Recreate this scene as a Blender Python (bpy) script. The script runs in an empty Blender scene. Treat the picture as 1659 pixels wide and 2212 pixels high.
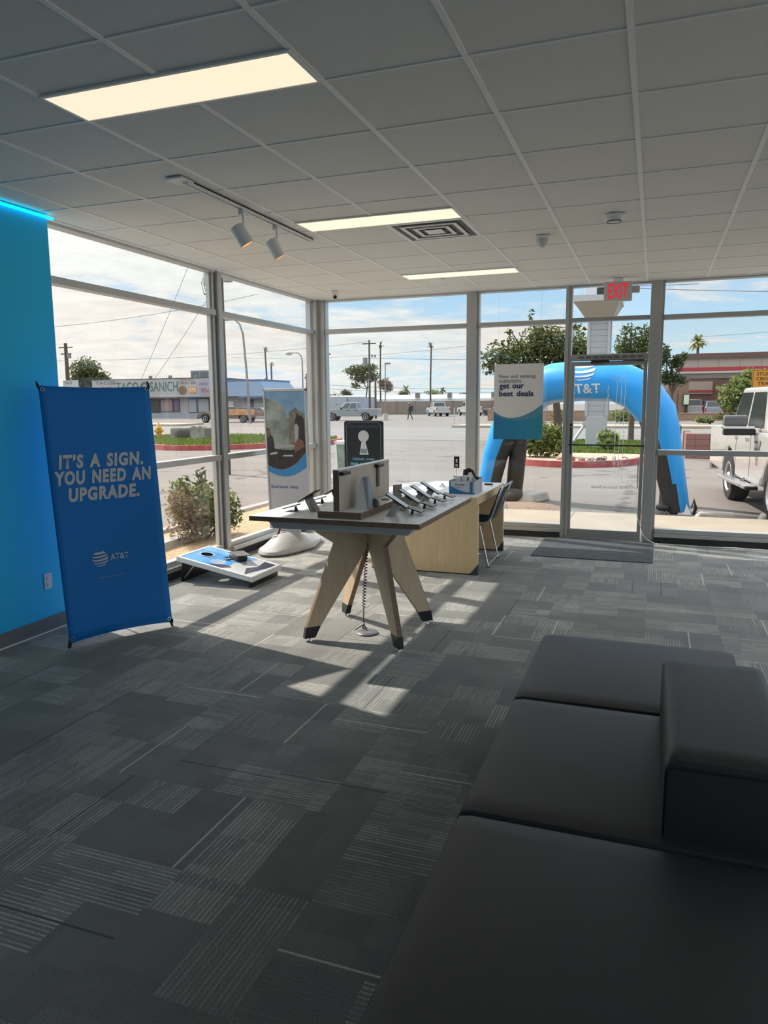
import bpy, bmesh, math, random
from mathutils import Vector, Matrix, noise as mnoise

C = bpy.context.scene.collection
SC = bpy.context.scene
PI = math.pi
R_ = math.radians

# ------------------------------------------------------------------ camera
YAW, PITCH, ROLL, FPX = 0.35068, -0.14664, -0.007025, 1590.6
EYE = Vector((0.0, 0.0, 1.63))
r0 = Vector((math.cos(YAW), math.sin(YAW), 0)); f0 = Vector((-math.sin(YAW), math.cos(YAW), 0)); u0 = Vector((0, 0, 1))
fw = f0 * math.cos(PITCH) + u0 * math.sin(PITCH)
up = u0 * math.cos(PITCH) - f0 * math.sin(PITCH)
rt = r0 * math.cos(ROLL) + up * math.sin(ROLL)
up = up * math.cos(ROLL) - r0 * math.sin(ROLL)
cam_data = bpy.data.cameras.new('camera')
cam = bpy.data.objects.new('camera', cam_data)
C.objects.link(cam)
cam.matrix_world = Matrix(((rt.x, up.x, -fw.x, EYE.x), (rt.y, up.y, -fw.y, EYE.y), (rt.z, up.z, -fw.z, EYE.z), (0, 0, 0, 1)))
cam_data.sensor_fit = 'HORIZONTAL'
cam_data.sensor_width = 36.0
cam_data.lens = 36.0 * FPX / 1659.0
cam_data.clip_end = 6000
cam_data.clip_start = 0.02
SC.camera = cam
SC.view_settings.view_transform = 'Standard'
SC.view_settings.look = 'None'
SC.view_settings.exposure = 0.0
SC.view_settings.gamma = 1.0
SC.view_settings.use_curve_mapping = False

# ------------------------------------------------------------------ node helpers
class NT:
    def __init__(s, tree):
        s.t = tree; s.n = tree.nodes; s.l = tree.links
    def put(s, sock, v):
        if v is None: return
        if hasattr(v, 'is_output'): s.l.new(v, sock)
        else:
            try: sock.default_value = v
            except Exception: sock.default_value = (v[0], v[1], v[2], 1.0) if len(v) == 3 else v
    def node(s, typ, ins=None, **props):
        n = s.n.new(typ)
        for k, v in props.items(): setattr(n, k, v)
        for k, v in (ins or {}).items(): s.put(n.inputs[k], v)
        return n
    def m(s, op, a, b=None, c=None, clamp=False):
        n = s.node('ShaderNodeMath', operation=op); n.use_clamp = clamp
        s.put(n.inputs[0], a); s.put(n.inputs[1], b); s.put(n.inputs[2], c)
        return n.outputs[0]
    def vec(s, x, y, z=0.0):
        n = s.node('ShaderNodeCombineXYZ'); s.put(n.inputs[0], x); s.put(n.inputs[1], y); s.put(n.inputs[2], z)
        return n.outputs[0]
    def sep(s, v):
        n = s.node('ShaderNodeSeparateXYZ'); s.put(n.inputs[0], v); return n.outputs
    def noise(s, v, scale, detail=2.0, rough=0.5):
        n = s.node('ShaderNodeTexNoise'); s.put(n.inputs['Vector'], v); n.inputs['Scale'].default_value = scale
        n.inputs['Detail'].default_value = detail; n.inputs['Roughness'].default_value = rough
        return n.outputs['Fac']
    def white(s, v):
        n = s.node('ShaderNodeTexWhiteNoise'); n.noise_dimensions = '3D'; s.put(n.inputs['Vector'], v); return n.outputs['Value'], n.outputs['Color']
    def ramp(s, f, stops):
        n = s.node('ShaderNodeValToRGB'); s.put(n.inputs[0], f); e = n.color_ramp.elements
        while len(e) < len(stops): e.new(0.5)
        for el, (p, c) in zip(e, stops): el.position = p; el.color = (c[0], c[1], c[2], 1) if hasattr(c, '__len__') else (c, c, c, 1)
        return n.outputs[0]
    def mix(s, f, a, b, mode='MIX'):
        n = s.node('ShaderNodeMix', data_type='RGBA', blend_type=mode)
        s.put(n.inputs[0], f); s.put(n.inputs[6], a); s.put(n.inputs[7], b); return n.outputs[2]
    def rng(s, v, a, b, c, d, smooth=False):
        n = s.node('ShaderNodeMapRange'); n.interpolation_type = 'SMOOTHSTEP' if smooth else 'LINEAR'; n.clamp = True
        s.put(n.inputs[0], v)
        for i, q in enumerate((a, b, c, d)): s.put(n.inputs[i + 1], q)
        return n.outputs[0]

# ------------------------------------------------------------------ sky
world = bpy.data.worlds.new('sky'); SC.world = world; world.use_nodes = True
W = NT(world.node_tree); W.n.clear()
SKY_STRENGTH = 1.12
d = W.node('ShaderNodeTexCoord').outputs['Generated']
dx, dy, dz = W.sep(d)
el = W.m('MAXIMUM', dz, 0.0)
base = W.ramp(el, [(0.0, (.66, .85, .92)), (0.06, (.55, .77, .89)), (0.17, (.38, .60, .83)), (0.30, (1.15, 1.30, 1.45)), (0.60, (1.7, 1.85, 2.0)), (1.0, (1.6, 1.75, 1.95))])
den = W.m('ADD', el, 0.085)
px = W.m('DIVIDE', dx, den); py = W.m('DIVIDE', dy, den)
pv = W.vec(px, py, 0.0)
warp = W.node('ShaderNodeTexNoise', {'Vector': pv, 'Scale': 0.7, 'Detail': 2.0}).outputs['Color']
pw = W.node('ShaderNodeMix', data_type='VECTOR'); W.put(pw.inputs[0], 0.35); W.put(pw.inputs[4], pv); W.put(pw.inputs[5], warp)
pwv = W.node('ShaderNodeVectorMath', operation='ADD'); W.put(pwv.inputs[0], pv); W.put(pwv.inputs[1], warp)
c1 = W.noise(pwv.outputs[0], 1.05, 5.0, 0.58)
c2 = W.noise(pwv.outputs[0], 3.6, 5.0, 0.62)
cl = W.m('ADD', W.m('MULTIPLY', c1, 0.68), W.m('MULTIPLY', c2, 0.32))
bias = W.rng(dx, -0.74, 0.10, 0.175, -0.055)
low = W.rng(el, 0.0, 0.10, 0.05, 0.0)
cl = W.m('ADD', W.m('ADD', cl, bias), low)
mask = W.rng(cl, 0.47, 0.63, 0.0, 1.0, True)
shade = W.rng(c2, 0.3, 0.7, 0.86, 1.06)
lit = W.rng(dx, -0.75, 0.1, 1.0, 0.86)
shade = W.m('MULTIPLY', shade, lit)
cloudcol = W.mix(1.0, (.93, .91, .86, 1), W.vec(shade, shade, shade), 'MULTIPLY')
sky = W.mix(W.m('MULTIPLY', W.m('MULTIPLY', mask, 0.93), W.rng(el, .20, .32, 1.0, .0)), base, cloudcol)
SUN_TO = Vector((-1.03, 0.31, 1.0)).normalized()
dotn = W.node('ShaderNodeVectorMath', operation='DOT_PRODUCT'); W.put(dotn.inputs[0], d); dotn.inputs[1].default_value = SUN_TO
glow = W.m('POWER', W.m('MAXIMUM', dotn.outputs['Value'], 0.0), 7.0)
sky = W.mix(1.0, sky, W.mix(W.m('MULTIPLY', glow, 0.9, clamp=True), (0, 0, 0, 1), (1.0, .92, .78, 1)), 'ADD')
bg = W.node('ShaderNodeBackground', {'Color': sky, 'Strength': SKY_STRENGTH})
out = W.node('ShaderNodeOutputWorld'); W.l.new(bg.outputs[0], out.inputs[0])

# ------------------------------------------------------------------ sun
SUN_STRENGTH = 6.2
sl = bpy.data.lights.new('sun', 'SUN'); sl.energy = SUN_STRENGTH; sl.angle = R_(0.6); sl.color = (1.0, .945, .84)
so = bpy.data.objects.new('sun', sl); C.objects.link(so)
so.location = (-20, 6, 20); so.rotation_euler = SUN_TO.to_track_quat('Z', 'Y').to_euler()
PANEL_EMISSION = 0.98          # ceiling light diffusers

# ------------------------------------------------------------------ materials
MATS = {}
def mat(name, col=(.5, .5, .5), rough=.5, metal=0.0, spec=.5, var=0.0, vscale=20.0, bump=0.0, bscale=80.0, emit=None, estr=1.0, coat=0.0, sheen=0.0, coords='Object'):
    if name in MATS: return MATS[name]
    M = bpy.data.materials.new(name); M.use_nodes = True
    T = NT(M.node_tree); T.n.clear()
    b = T.node('ShaderNodeBsdfPrincipled'); o = T.node('ShaderNodeOutputMaterial'); T.l.new(b.outputs[0], o.inputs[0])
    b.inputs['Base Color'].default_value = (*col, 1); b.inputs['Roughness'].default_value = rough
    b.inputs['Metallic'].default_value = metal; b.inputs['Specular IOR Level'].default_value = spec
    b.inputs['Coat Weight'].default_value = coat; b.inputs['Sheen Weight'].default_value = sheen
    if var or bump:
        v = T.node('ShaderNodeTexCoord').outputs[coords]
        if var:
            f = T.noise(v, vscale, 4.0, .6)
            lo = tuple(c * (1 - var) for c in col); hi = tuple(min(1, c * (1 + var)) for c in col)
            T.l.new(T.ramp(f, [(.3, lo), (.7, hi)]), b.inputs['Base Color'])
        if bump:
            bn = T.node('ShaderNodeBump', {'Strength': bump, 'Distance': .01, 'Height': T.noise(v, bscale, 3.0)})
            T.l.new(bn.outputs[0], b.inputs['Normal'])
    if emit:
        b.inputs['Emission Color'].default_value = (*emit, 1); b.inputs['Emission Strength'].default_value = estr
    MATS[name] = M
    return M

def custom(name):
    M = bpy.data.materials.new(name); M.use_nodes = True
    T = NT(M.node_tree); T.n.clear()
    b = T.node('ShaderNodeBsdfPrincipled'); o = T.node('ShaderNodeOutputMaterial'); T.l.new(b.outputs[0], o.inputs[0])
    MATS[name] = M
    return M, T, b, o

def glass_mat(name, tint=(1, 1, 1), refl=1.0):
    M = bpy.data.materials.new(name); M.use_nodes = True
    T = NT(M.node_tree); T.n.clear(); o = T.node('ShaderNodeOutputMaterial')
    tr = T.node('ShaderNodeBsdfTransparent'); tr.inputs[0].default_value = (*tint, 1)
    gl = T.node('ShaderNodeBsdfGlossy'); gl.inputs['Roughness'].default_value = 0.0
    g = T.node('ShaderNodeNewGeometry'); dn = T.node('ShaderNodeVectorMath', operation='DOT_PRODUCT')
    T.put(dn.inputs[0], g.outputs['Incoming']); T.put(dn.inputs[1], g.outputs['Normal'])
    c = T.m('SUBTRACT', 1.0, T.m('ABSOLUTE', dn.outputs['Value']))
    fr = T.m('ADD', .04, T.m('MULTIPLY', T.m('POWER', c, 5.0), .96))
    mx = T.node('ShaderNodeMixShader'); T.l.new(T.m('MULTIPLY', fr, refl), mx.inputs[0])
    T.l.new(tr.outputs[0], mx.inputs[1]); T.l.new(gl.outputs[0], mx.inputs[2]); T.l.new(mx.outputs[0], o.inputs[0])
    MATS[name] = M
    return M

def leaf_mat(name, dark, light, trans=.35):
    M = bpy.data.materials.new(name); M.use_nodes = True
    T = NT(M.node_tree); T.n.clear(); o = T.node('ShaderNodeOutputMaterial')
    g = T.node('ShaderNodeNewGeometry')
    col = T.ramp(g.outputs['Random Per Island'], [(0.0, dark), (1.0, light)])
    df = T.node('ShaderNodeBsdfDiffuse', {'Color': col}); tl = T.node('ShaderNodeBsdfTranslucent', {'Color': col})
    mx = T.node('ShaderNodeMixShader', {0: trans}); T.l.new(df.outputs[0], mx.inputs[1]); T.l.new(tl.outputs[0], mx.inputs[2])
    T.l.new(mx.outputs[0], o.inputs[0]); MATS[name] = M
    return M

# wood laminate with soft vertical grain
def wood_mat(name, c1, c2, axis='z', rough=.45):
    M, T, b, o = custom(name)
    v = T.node('ShaderNodeTexCoord').outputs['Object']; x, y, z = T.sep(v)
    k = 0.12
    if axis == 'z': vv = T.vec(x, y, T.m('MULTIPLY', z, k))
    elif axis == 'y': vv = T.vec(x, T.m('MULTIPLY', y, k), z)
    else: vv = T.vec(T.m('MULTIPLY', x, k), y, z)
    f = T.noise(vv, 38.0, 5.0, .65); f2 = T.noise(vv, 7.0, 2.0)
    col = T.ramp(T.m('ADD', T.m('MULTIPLY', f, .6), T.m('MULTIPLY', f2, .4)), [(.32, c1), (.68, c2)])
    T.l.new(col, b.inputs['Base Color']); b.inputs['Roughness'].default_value = rough
    return M

# carpet planks laid quarter-turned, with pale pinstripes and tonal blocks
def carpet_mat():
    M, T, b, o = custom('carpet_tile')
    v = T.node('ShaderNodeTexCoord').outputs['Object']; x, y, z = T.sep(v)
    S = 0.5
    tx = T.m('FLOOR', T.m('DIVIDE', x, S)); ty = T.m('FLOOR', T.m('DIVIDE', y, S))
    fx = T.m('FRACT', T.m('DIVIDE', x, S)); fy = T.m('FRACT', T.m('DIVIDE', y, S))
    par = T.m('ABSOLUTE', T.m('MODULO', T.m('ADD', tx, ty), 2.0))
    rv, rc = T.white(T.vec(tx, ty, 3.0))
    flip = T.m('GREATER_THAN', T.m('ABSOLUTE', T.m('SUBTRACT', par, T.m('GREATER_THAN', rv, .80))), .5)
    def swap(a, c): return T.m('ADD', T.m('MULTIPLY', a, flip), T.m('MULTIPLY', c, T.m('SUBTRACT', 1.0, flip)))
    u = swap(fx, fy); w = swap(fy, fx)          # u along the stripes, w across
    # tonal blocks
    bu = T.m('FLOOR', T.m('ADD', T.m('MULTIPLY', u, 2.6), T.m('MULTIPLY', rv, 3.0)))
    bw = T.m('FLOOR', T.m('MULTIPLY', w, 4.0))
    bvv, _ = T.white(T.vec(T.m('ADD', T.m('MULTIPLY', tx, 7.0), bu), T.m('ADD', T.m('MULTIPLY', ty, 5.0), bw), 1.0))
    bvv2, _ = T.white(T.vec(T.m('ADD', T.m('MULTIPLY', tx, 3.0), T.m('FLOOR', T.m('MULTIPLY', u, 1.7))), T.m('ADD', T.m('MULTIPLY', ty, 9.0), T.m('FLOOR', T.m('MULTIPLY', w, 2.0))), 8.0))
    tone = T.m('ADD', T.m('MULTIPLY', bvv, .5), T.m('MULTIPLY', bvv2, .5))
    # fine pinstripes
    st = T.m('FRACT', T.m('MULTIPLY', w, 28.0))
    line = T.rng(T.m('ABSOLUTE', T.m('SUBTRACT', st, .5)), .10, .28, 1.0, 0.0)
    ln_id = T.m('FLOOR', T.m('MULTIPLY', w, 28.0))
    lr, _ = T.white(T.vec(ln_id, T.m('ADD', tx, T.m('MULTIPLY', ty, 13.0)), T.m('FLOOR', T.m('ADD', T.m('MULTIPLY', u, 3.0), bvv))))
    grp = T.rng(bvv2, .35, .70, 0.0, 1.0)
    line = T.m('MULTIPLY', T.m('MULTIPLY', line, grp), T.rng(lr, .2, .7, .25, 1.0))
    wob = T.noise(v, 160.0, 2.0)
    line = T.m('MULTIPLY', line, T.rng(wob, .35, .6, .35, 1.0))
    # one long bright thread in some tiles, one dark thread in others
    t1, _ = T.white(T.vec(tx, ty, 21.0)); t2, _ = T.white(T.vec(tx, ty, 33.0)); t3, _ = T.white(T.vec(tx, ty, 47.0))
    longl = T.m('MULTIPLY', T.rng(T.m('ABSOLUTE', T.m('SUBTRACT', w, t1)), .006, .011, 1.0, 0.0), T.m('GREATER_THAN', t3, .62))
    longd = T.m('MULTIPLY', T.rng(T.m('ABSOLUTE', T.m('SUBTRACT', w, t2)), .006, .012, 1.0, 0.0), T.m('LESS_THAN', t3, .30))
    fine = T.noise(v, 300.0, 2.0, .7); med = T.noise(v, 2.3, 2.0)
    basecol = T.ramp(tone, [(.0, (.175, .176, .168)), (.5, (.205, .205, .195)), (.78, (.245, .244, .230)), (1.0, (.31, .305, .285))])
    basecol = T.mix(T.m('MULTIPLY', line, .8), basecol, (.60, .59, .55, 1))
    basecol = T.mix(T.m('MULTIPLY', longl, .75), basecol, (.68, .68, .64, 1))
    basecol = T.mix(T.m('MULTIPLY', longd, .7), basecol, (.05, .05, .07, 1))
    k = T.m('MULTIPLY', T.rng(fine, .28, .72, .42, 1.58), T.rng(med, .3, .7, .9, 1.1))
    basecol = T.mix(1.0, basecol, T.vec(k, k, k), 'MULTIPLY')
    T.l.new(basecol, b.inputs['Base Color']); b.inputs['Roughness'].default_value = .92
    b.inputs['Specular IOR Level'].default_value = .25
    b.inputs['Sheen Weight'].default_value = .22; b.inputs['Sheen Roughness'].default_value = .35
    bn = T.node('ShaderNodeBump', {'Strength': .35, 'Distance': .004, 'Height': T.m('ADD', fine, T.m('MULTIPLY', line, .6))})
    T.l.new(bn.outputs[0], b.inputs['Normal'])
    return M

def asphalt_mat(name, c1, c2, crack=True):
    M, T, b, o = custom(name)
    v = T.node('ShaderNodeTexCoord').outputs['Object']
    x, y, z = T.sep(v)
    f = T.noise(v, .22, 5.0, .6); g = T.noise(v, 30.0, 3.0, .7); st = T.noise(T.vec(T.m('MULTIPLY', x, .12), y, z), .9, 3.0)
    col = T.ramp(T.m('ADD', T.m('MULTIPLY', f, .55), T.m('MULTIPLY', st, .45)), [(.35, c1), (.65, c2)])
    k = T.rng(g, .2, .8, .8, 1.2)
    col = T.mix(1.0, col, T.vec(k, k, k), 'MULTIPLY')
    if crack:
        vo = T.node('ShaderNodeTexVoronoi', {'Vector': v, 'Scale': .16}, feature='DISTANCE_TO_EDGE')
        ck = T.rng(T.m('ADD', vo.outputs['Distance'], T.m('MULTIPLY', T.m('SUBTRACT', T.noise(v, 3.0, 3.0), .5), .12)), .002, .010, .5, 0.0)
        col = T.mix(ck, col, (.06, .055, .05, 1))
    T.l.new(col, b.inputs['Base Color']); b.inputs['Roughness'].default_value = .9; b.inputs['Specular IOR Level'].default_value = .2
    return M

def block_mat(name, c, w=.4, h=.2, mortar=.75):
    M, T, b, o = custom(name)
    v = T.node('ShaderNodeTexCoord').outputs['Object']; x, y, z = T.sep(v)
    br = T.node('ShaderNodeTexBrick', {'Vector': T.vec(T.m('ADD', x, y), z, 0.0), 'Scale': 1.0, 'Mortar Size': .012, 'Brick Width': w, 'Row Height': h, 'Bias': 0.0}, offset=0.0)
    br.inputs['Color1'].default_value = (*c, 1); br.inputs['Color2'].default_value = (*[q * .9 for q in c], 1); br.inputs['Mortar'].default_value = (*[q * mortar for q in c], 1)
    T.l.new(br.outputs['Color'], b.inputs['Base Color']); b.inputs['Roughness'].default_value = .9
    return M

def gravel_mat(name, c1, c2, scale=40):
    M, T, b, o = custom(name)
    v = T.node('ShaderNodeTexCoord').outputs['Object']
    vo = T.node('ShaderNodeTexVoronoi', {'Vector': v, 'Scale': scale})
    col = T.mix(T.sep(vo.outputs['Color'])[0], (*c1, 1), (*c2, 1))
    T.l.new(col, b.inputs['Base Color']); b.inputs['Roughness'].default_value = .95
    bn = T.node('ShaderNodeBump', {'Strength': .8, 'Distance': .02, 'Height': vo.outputs['Distance']}); T.l.new(bn.outputs[0], b.inputs['Normal'])
    return M

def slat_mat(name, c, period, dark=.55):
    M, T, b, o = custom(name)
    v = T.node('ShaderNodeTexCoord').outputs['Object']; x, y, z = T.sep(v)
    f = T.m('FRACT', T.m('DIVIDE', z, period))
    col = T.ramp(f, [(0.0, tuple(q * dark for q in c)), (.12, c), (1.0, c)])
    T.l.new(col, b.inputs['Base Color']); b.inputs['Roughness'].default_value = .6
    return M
# ------------------------------------------------------------------ mesh helpers
class MB:
    """collects shapes into one mesh"""
    def __init__(s): s.bm = bmesh.new(); s.mi = 0
    def _f(s, vs, flip=False):
        try:
            f = s.bm.faces.new(vs[::-1] if flip else vs); f.material_index = s.mi; return f
        except ValueError: return None
    def box(s, lo, hi, M=None):
        x0, y0, z0 = lo; x1, y1, z1 = hi
        p = [(x0, y0, z0), (x1, y0, z0), (x1, y1, z0), (x0, y1, z0), (x0, y0, z1), (x1, y0, z1), (x1, y1, z1), (x0, y1, z1)]
        v = [s.bm.verts.new(M @ Vector(q) if M else q) for q in p]
        for f in ((0, 3, 2, 1), (4, 5, 6, 7), (0, 1, 5, 4), (1, 2, 6, 5), (2, 3, 7, 6), (3, 0, 4, 7)): s._f([v[i] for i in f])
        return s
    def cbox(s, c, sz, M=None):
        return s.box(tuple(c[i] - sz[i] / 2 for i in range(3)), tuple(c[i] + sz[i] / 2 for i in range(3)), M)
    def hexa(s, bot, top):
        v = [s.bm.verts.new(q) for q in list(bot) + list(top)]; n = len(bot)
        s._f(v[:n][::-1]); s._f(v[n:])
        for i in range(n): j = (i + 1) % n; s._f([v[i], v[j], v[n + j], v[n + i]])
        return s
    def quad(s, *pts):
        s._f([s.bm.verts.new(p) for p in pts]); return s
    def bar(s, p, q, w, h=None, upv=(0, 0, 1)):
        p = Vector(p); q = Vector(q); d = (q - p).normalized(); h = h or w
        u = Vector(upv)
        if abs(d.dot(u)) > .99: u = Vector((0, 1, 0))
        a = d.cross(u).normalized() * w / 2; b = a.cross(d).normalized() * h / 2
        return s.hexa([p - a - b, p + a - b, p + a + b, p - a + b][::-1], [q - a - b, q + a - b, q + a + b, q - a + b][::-1])
    def tube(s, pts, r, seg=8, closed=False, caps=True):
        pts = [Vector(p) for p in pts]; n = len(pts)
        rs = r if hasattr(r, '__len__') else [r] * n
        rings = []; prev = None
        for i, p in enumerate(pts):
            if closed: t = pts[(i + 1) % n] - pts[i - 1]
            else: t = pts[min(i + 1, n - 1)] - pts[max(i - 1, 0)]
            t.normalize()
            if prev is None:
                a = t.cross(Vector((0, 0, 1)))
                if a.length < 1e-3: a = t.cross(Vector((0, 1, 0)))
            else: a = prev - t * prev.dot(t)
            a.normalize(); prev = a; b = t.cross(a)
            rings.append([s.bm.verts.new(p + (a * math.cos(2 * PI * k / seg) + b * math.sin(2 * PI * k / seg)) * rs[i]) for k in range(seg)])
        m = n if closed else n - 1
        for i in range(m):
            A, B = rings[i], rings[(i + 1) % n]
            for k in range(seg): s._f([A[k], A[(k + 1) % seg], B[(k + 1) % seg], B[k]])
        if caps and not closed: s._f(rings[0][::-1]); s._f(rings[-1])
        return s
    def lathe(s, prof, seg=24, M=None, caps=True):
        M = M or Matrix.Identity(4); rings = []
        for r, z in prof:
            rings.append([s.bm.verts.new(M @ Vector((r * math.cos(2 * PI * k / seg), r * math.sin(2 * PI * k / seg), z))) for k in range(seg)])
        for A, B in zip(rings, rings[1:]):
            for k in range(seg): s._f([A[k], A[(k + 1) % seg], B[(k + 1) % seg], B[k]])
        if caps: s._f(rings[0][::-1]); s._f(rings[-1])
        return s
    def cyl(s, p, q, r, seg=16): return s.tube([p, q], r, seg)
    def prism(s, poly, d0, d1, M=None):
        """poly in local XY, extruded along local Z from d0 to d1"""
        M = M or Matrix.Identity(4); n = len(poly)
        a = [s.bm.verts.new(M @ Vector((x, y, d0))) for x, y in poly]; b = [s.bm.verts.new(M @ Vector((x, y, d1))) for x, y in poly]
        s._f(a[::-1]); s._f(b)
        for i in range(n): j = (i + 1) % n; s._f([a[i], a[j], b[j], b[i]])
        return s
    def grid(s, rows):
        vs = [[s.bm.verts.new(p) for p in row] for row in rows]
        for A, B in zip(vs, vs[1:]):
            for k in range(len(A) - 1): s._f([A[k], A[k + 1], B[k + 1], B[k]])
        return s
    def ball(s, c, r, seg=12, rings=8, M=None):
        rx, ry, rz = r if hasattr(r, '__len__') else (r, r, r)
        c = Vector(c); prof = []
        for i in range(rings + 1):
            a = -PI / 2 + PI * i / rings; prof.append((math.cos(a), math.sin(a)))
        RR = []
        for cr, cz in prof[1:-1]:
            RR.append([s.bm.verts.new((M @ Vector((rx * cr * math.cos(2 * PI * k / seg), ry * cr * math.sin(2 * PI * k / seg), rz * cz)) if M else Vector((rx * cr * math.cos(2 * PI * k / seg), ry * cr * math.sin(2 * PI * k / seg), rz * cz))) + c) for k in range(seg)])
        bt = s.bm.verts.new((M @ Vector((0, 0, -rz)) if M else Vector((0, 0, -rz))) + c); tp = s.bm.verts.new((M @ Vector((0, 0, rz)) if M else Vector((0, 0, rz))) + c)
        for A, B in zip(RR, RR[1:]):
            for k in range(seg): s._f([A[k], A[(k + 1) % seg], B[(k + 1) % seg], B[k]])
        for k in range(seg): s._f([bt, RR[0][(k + 1) % seg], RR[0][k]]); s._f([tp, RR[-1][k], RR[-1][(k + 1) % seg]])
        return s
    def build(s, name, m, parent=None, smooth=False, bevel=0.0, bseg=2, loc=None):
        bmesh.ops.recalc_face_normals(s.bm, faces=s.bm.faces)
        me = bpy.data.meshes.new(name); s.bm.to_mesh(me); s.bm.free()
        for q in (m if isinstance(m, (list, tuple)) else [m]): me.materials.append(q)
        if smooth:
            for p in me.polygons: p.use_smooth = True
        o = bpy.data.objects.new(name, me); C.objects.link(o)
        if parent: o.parent = parent
        if loc: o.location = loc
        if bevel:
            b = o.modifiers.new('soft_edges', 'BEVEL'); b.width = bevel; b.segments = bseg; b.limit_method = 'ANGLE'; b.angle_limit = R_(40)
        if smooth:
            try:
                me.set_sharp_from_angle(angle=R_(42))
            except Exception: pass
        return o

def tag(o, label=None, cat=None, group=None, kind=None):
    if label: o['label'] = label
    if cat: o['category'] = cat
    if group: o['group'] = group
    if kind: o['kind'] = kind
    return o
def thing(name, label, cat, loc=(0, 0, 0), rz=0.0, group=None):
    o = bpy.data.objects.new(name, None); C.objects.link(o); o.location = loc; o.rotation_euler = (0, 0, rz)
    o.empty_display_size = .1
    return tag(o, label, cat, group)
def struct(o): o['kind'] = 'structure'; return o
def dup(root, loc, rz=None, label=None):
    r = root.copy(); C.objects.link(r); r.location = loc
    if rz is not None: r.rotation_euler = (0, 0, rz)
    if label: r['label'] = label
    for ch in list(root.children):
        c = ch.copy(); C.objects.link(c); c.parent = r
        for g in list(ch.children):
            q = g.copy(); C.objects.link(q); q.parent = c
    return r

def frame(origin, xdir, ydir):
    x = Vector(xdir).normalized(); y = Vector(ydir); z = x.cross(y).normalized(); y = z.cross(x).normalized()
    return Matrix(((x.x, y.x, z.x, origin[0]), (x.y, y.y, z.y, origin[1]), (x.z, y.z, z.z, origin[2]), (0, 0, 0, 1)))

def text_polys(s, bold=0.0, shear=0.0, space=1.0, res=3):
    cu = bpy.data.curves.new('lettering', 'FONT'); cu.body = s; cu.size = 1.0; cu.offset = bold; cu.shear = shear
    cu.space_character = space; cu.space_word = 1.4; cu.resolution_u = res; cu.fill_mode = 'FRONT' if hasattr(cu, 'fill_mode') else 'FRONT'
    ob = bpy.data.objects.new('lettering', cu); C.objects.link(ob)
    dg = bpy.context.evaluated_depsgraph_get(); dg.update()
    me = bpy.data.meshes.new_from_object(ob.evaluated_get(dg))
    C.objects.unlink(ob); bpy.data.objects.remove(ob); bpy.data.curves.remove(cu)
    return me
def put_text(s, M, w, h, m, parent=None, name='lettering', bold=0.0, shear=0.0, space=1.0, warp=None, depth=0.0):
    """flat lettering; its bounding box fills w x h with the lower left corner at M's origin"""
    me = text_polys(s, bold, shear, space)
    xs = [v.co.x for v in me.vertices]; ys = [v.co.y for v in me.vertices]
    x0, x1, y0, y1 = min(xs), max(xs), min(ys), max(ys)
    for v in me.vertices:
        x = (v.co.x - x0) / (x1 - x0) * w; y = (v.co.y - y0) / (y1 - y0) * h; z = 0.0
        if warp: x, y, z = warp(x, y)
        v.co = M @ Vector((x, y, z))
    me.name = name; me.materials.append(m)
    o = bpy.data.objects.new(name, me); C.objects.link(o)
    if parent: o.parent = parent
    if depth:
        q = o.modifiers.new('thick', 'SOLIDIFY'); q.thickness = depth; q.offset = 0
    return o

def globe_mb(mb, M, r, warp=None, n=28):
    """round mark of six curved bands, thick on the upper right and thin on the lower left"""
    bands = [(.98, .62), (.47, .22), (.06, -.22), (-.36, -.56), (-.69, -.82), (-.90, -.97)]
    for t0, t1 in bands:
        rows = []
        for i in range(n + 1):
            x = -1 + 2 * i / n
            lim = math.sqrt(max(0, 1 - x * x))
            sag = -.30 * lim + .10 * x + .16
            thin = .55 + .45 * (x + 1) / 2
            mid = (t0 + t1) / 2; hf = (t0 - t1) / 2 * thin
            a = mid + hf + sag * .75; b = mid - hf + sag * .75
            a = max(-lim, min(lim, a)); b = max(-lim, min(lim, b))
            rows.append((x, a, b))
        for p, q in zip(rows, rows[1:]):
            if p[1] - p[2] < 1e-4 and q[1] - q[2] < 1e-4: continue
            pts = [(p[0], p[2]), (q[0], q[2]), (q[0], q[1]), (p[0], p[1])]
            out = []
            for x, y in pts:
                X, Y, Z = x * r, y * r, 0.0
                if warp: X, Y, Z = warp(X, Y)
                out.append(M @ Vector((X, Y, Z)))
            mb.quad(*out)
    return mb

def leaf_cloud(mb, rnd, ellipsoids, n, size, shell=.55):
    tot = sum(e[1][0] * e[1][1] * e[1][2] for e in ellipsoids) or 1
    for c, r in ellipsoids:
        k = max(8, int(n * r[0] * r[1] * r[2] / tot))
        for _ in range(k):
            v = Vector((rnd.gauss(0, 1), rnd.gauss(0, 1), rnd.gauss(0, 1))).normalized() * (shell + (1 - shell) * rnd.random()) * (0.85 + .3 * rnd.random())
            p = Vector((c[0] + v.x * r[0], c[1] + v.y * r[1], c[2] + v.z * r[2]))
            a = Vector((rnd.gauss(0, 1), rnd.gauss(0, 1), rnd.gauss(0, .7))).normalized()
            b = a.cross(Vector((rnd.gauss(0, 1), rnd.gauss(0, 1), rnd.gauss(0, 1)))).normalized()
            L = size * (.6 + .8 * rnd.random()); w = L * .45
            mb.quad(p - a * L / 2, p + b * w / 2, p + a * L / 2, p - b * w / 2)
    return mb
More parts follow.
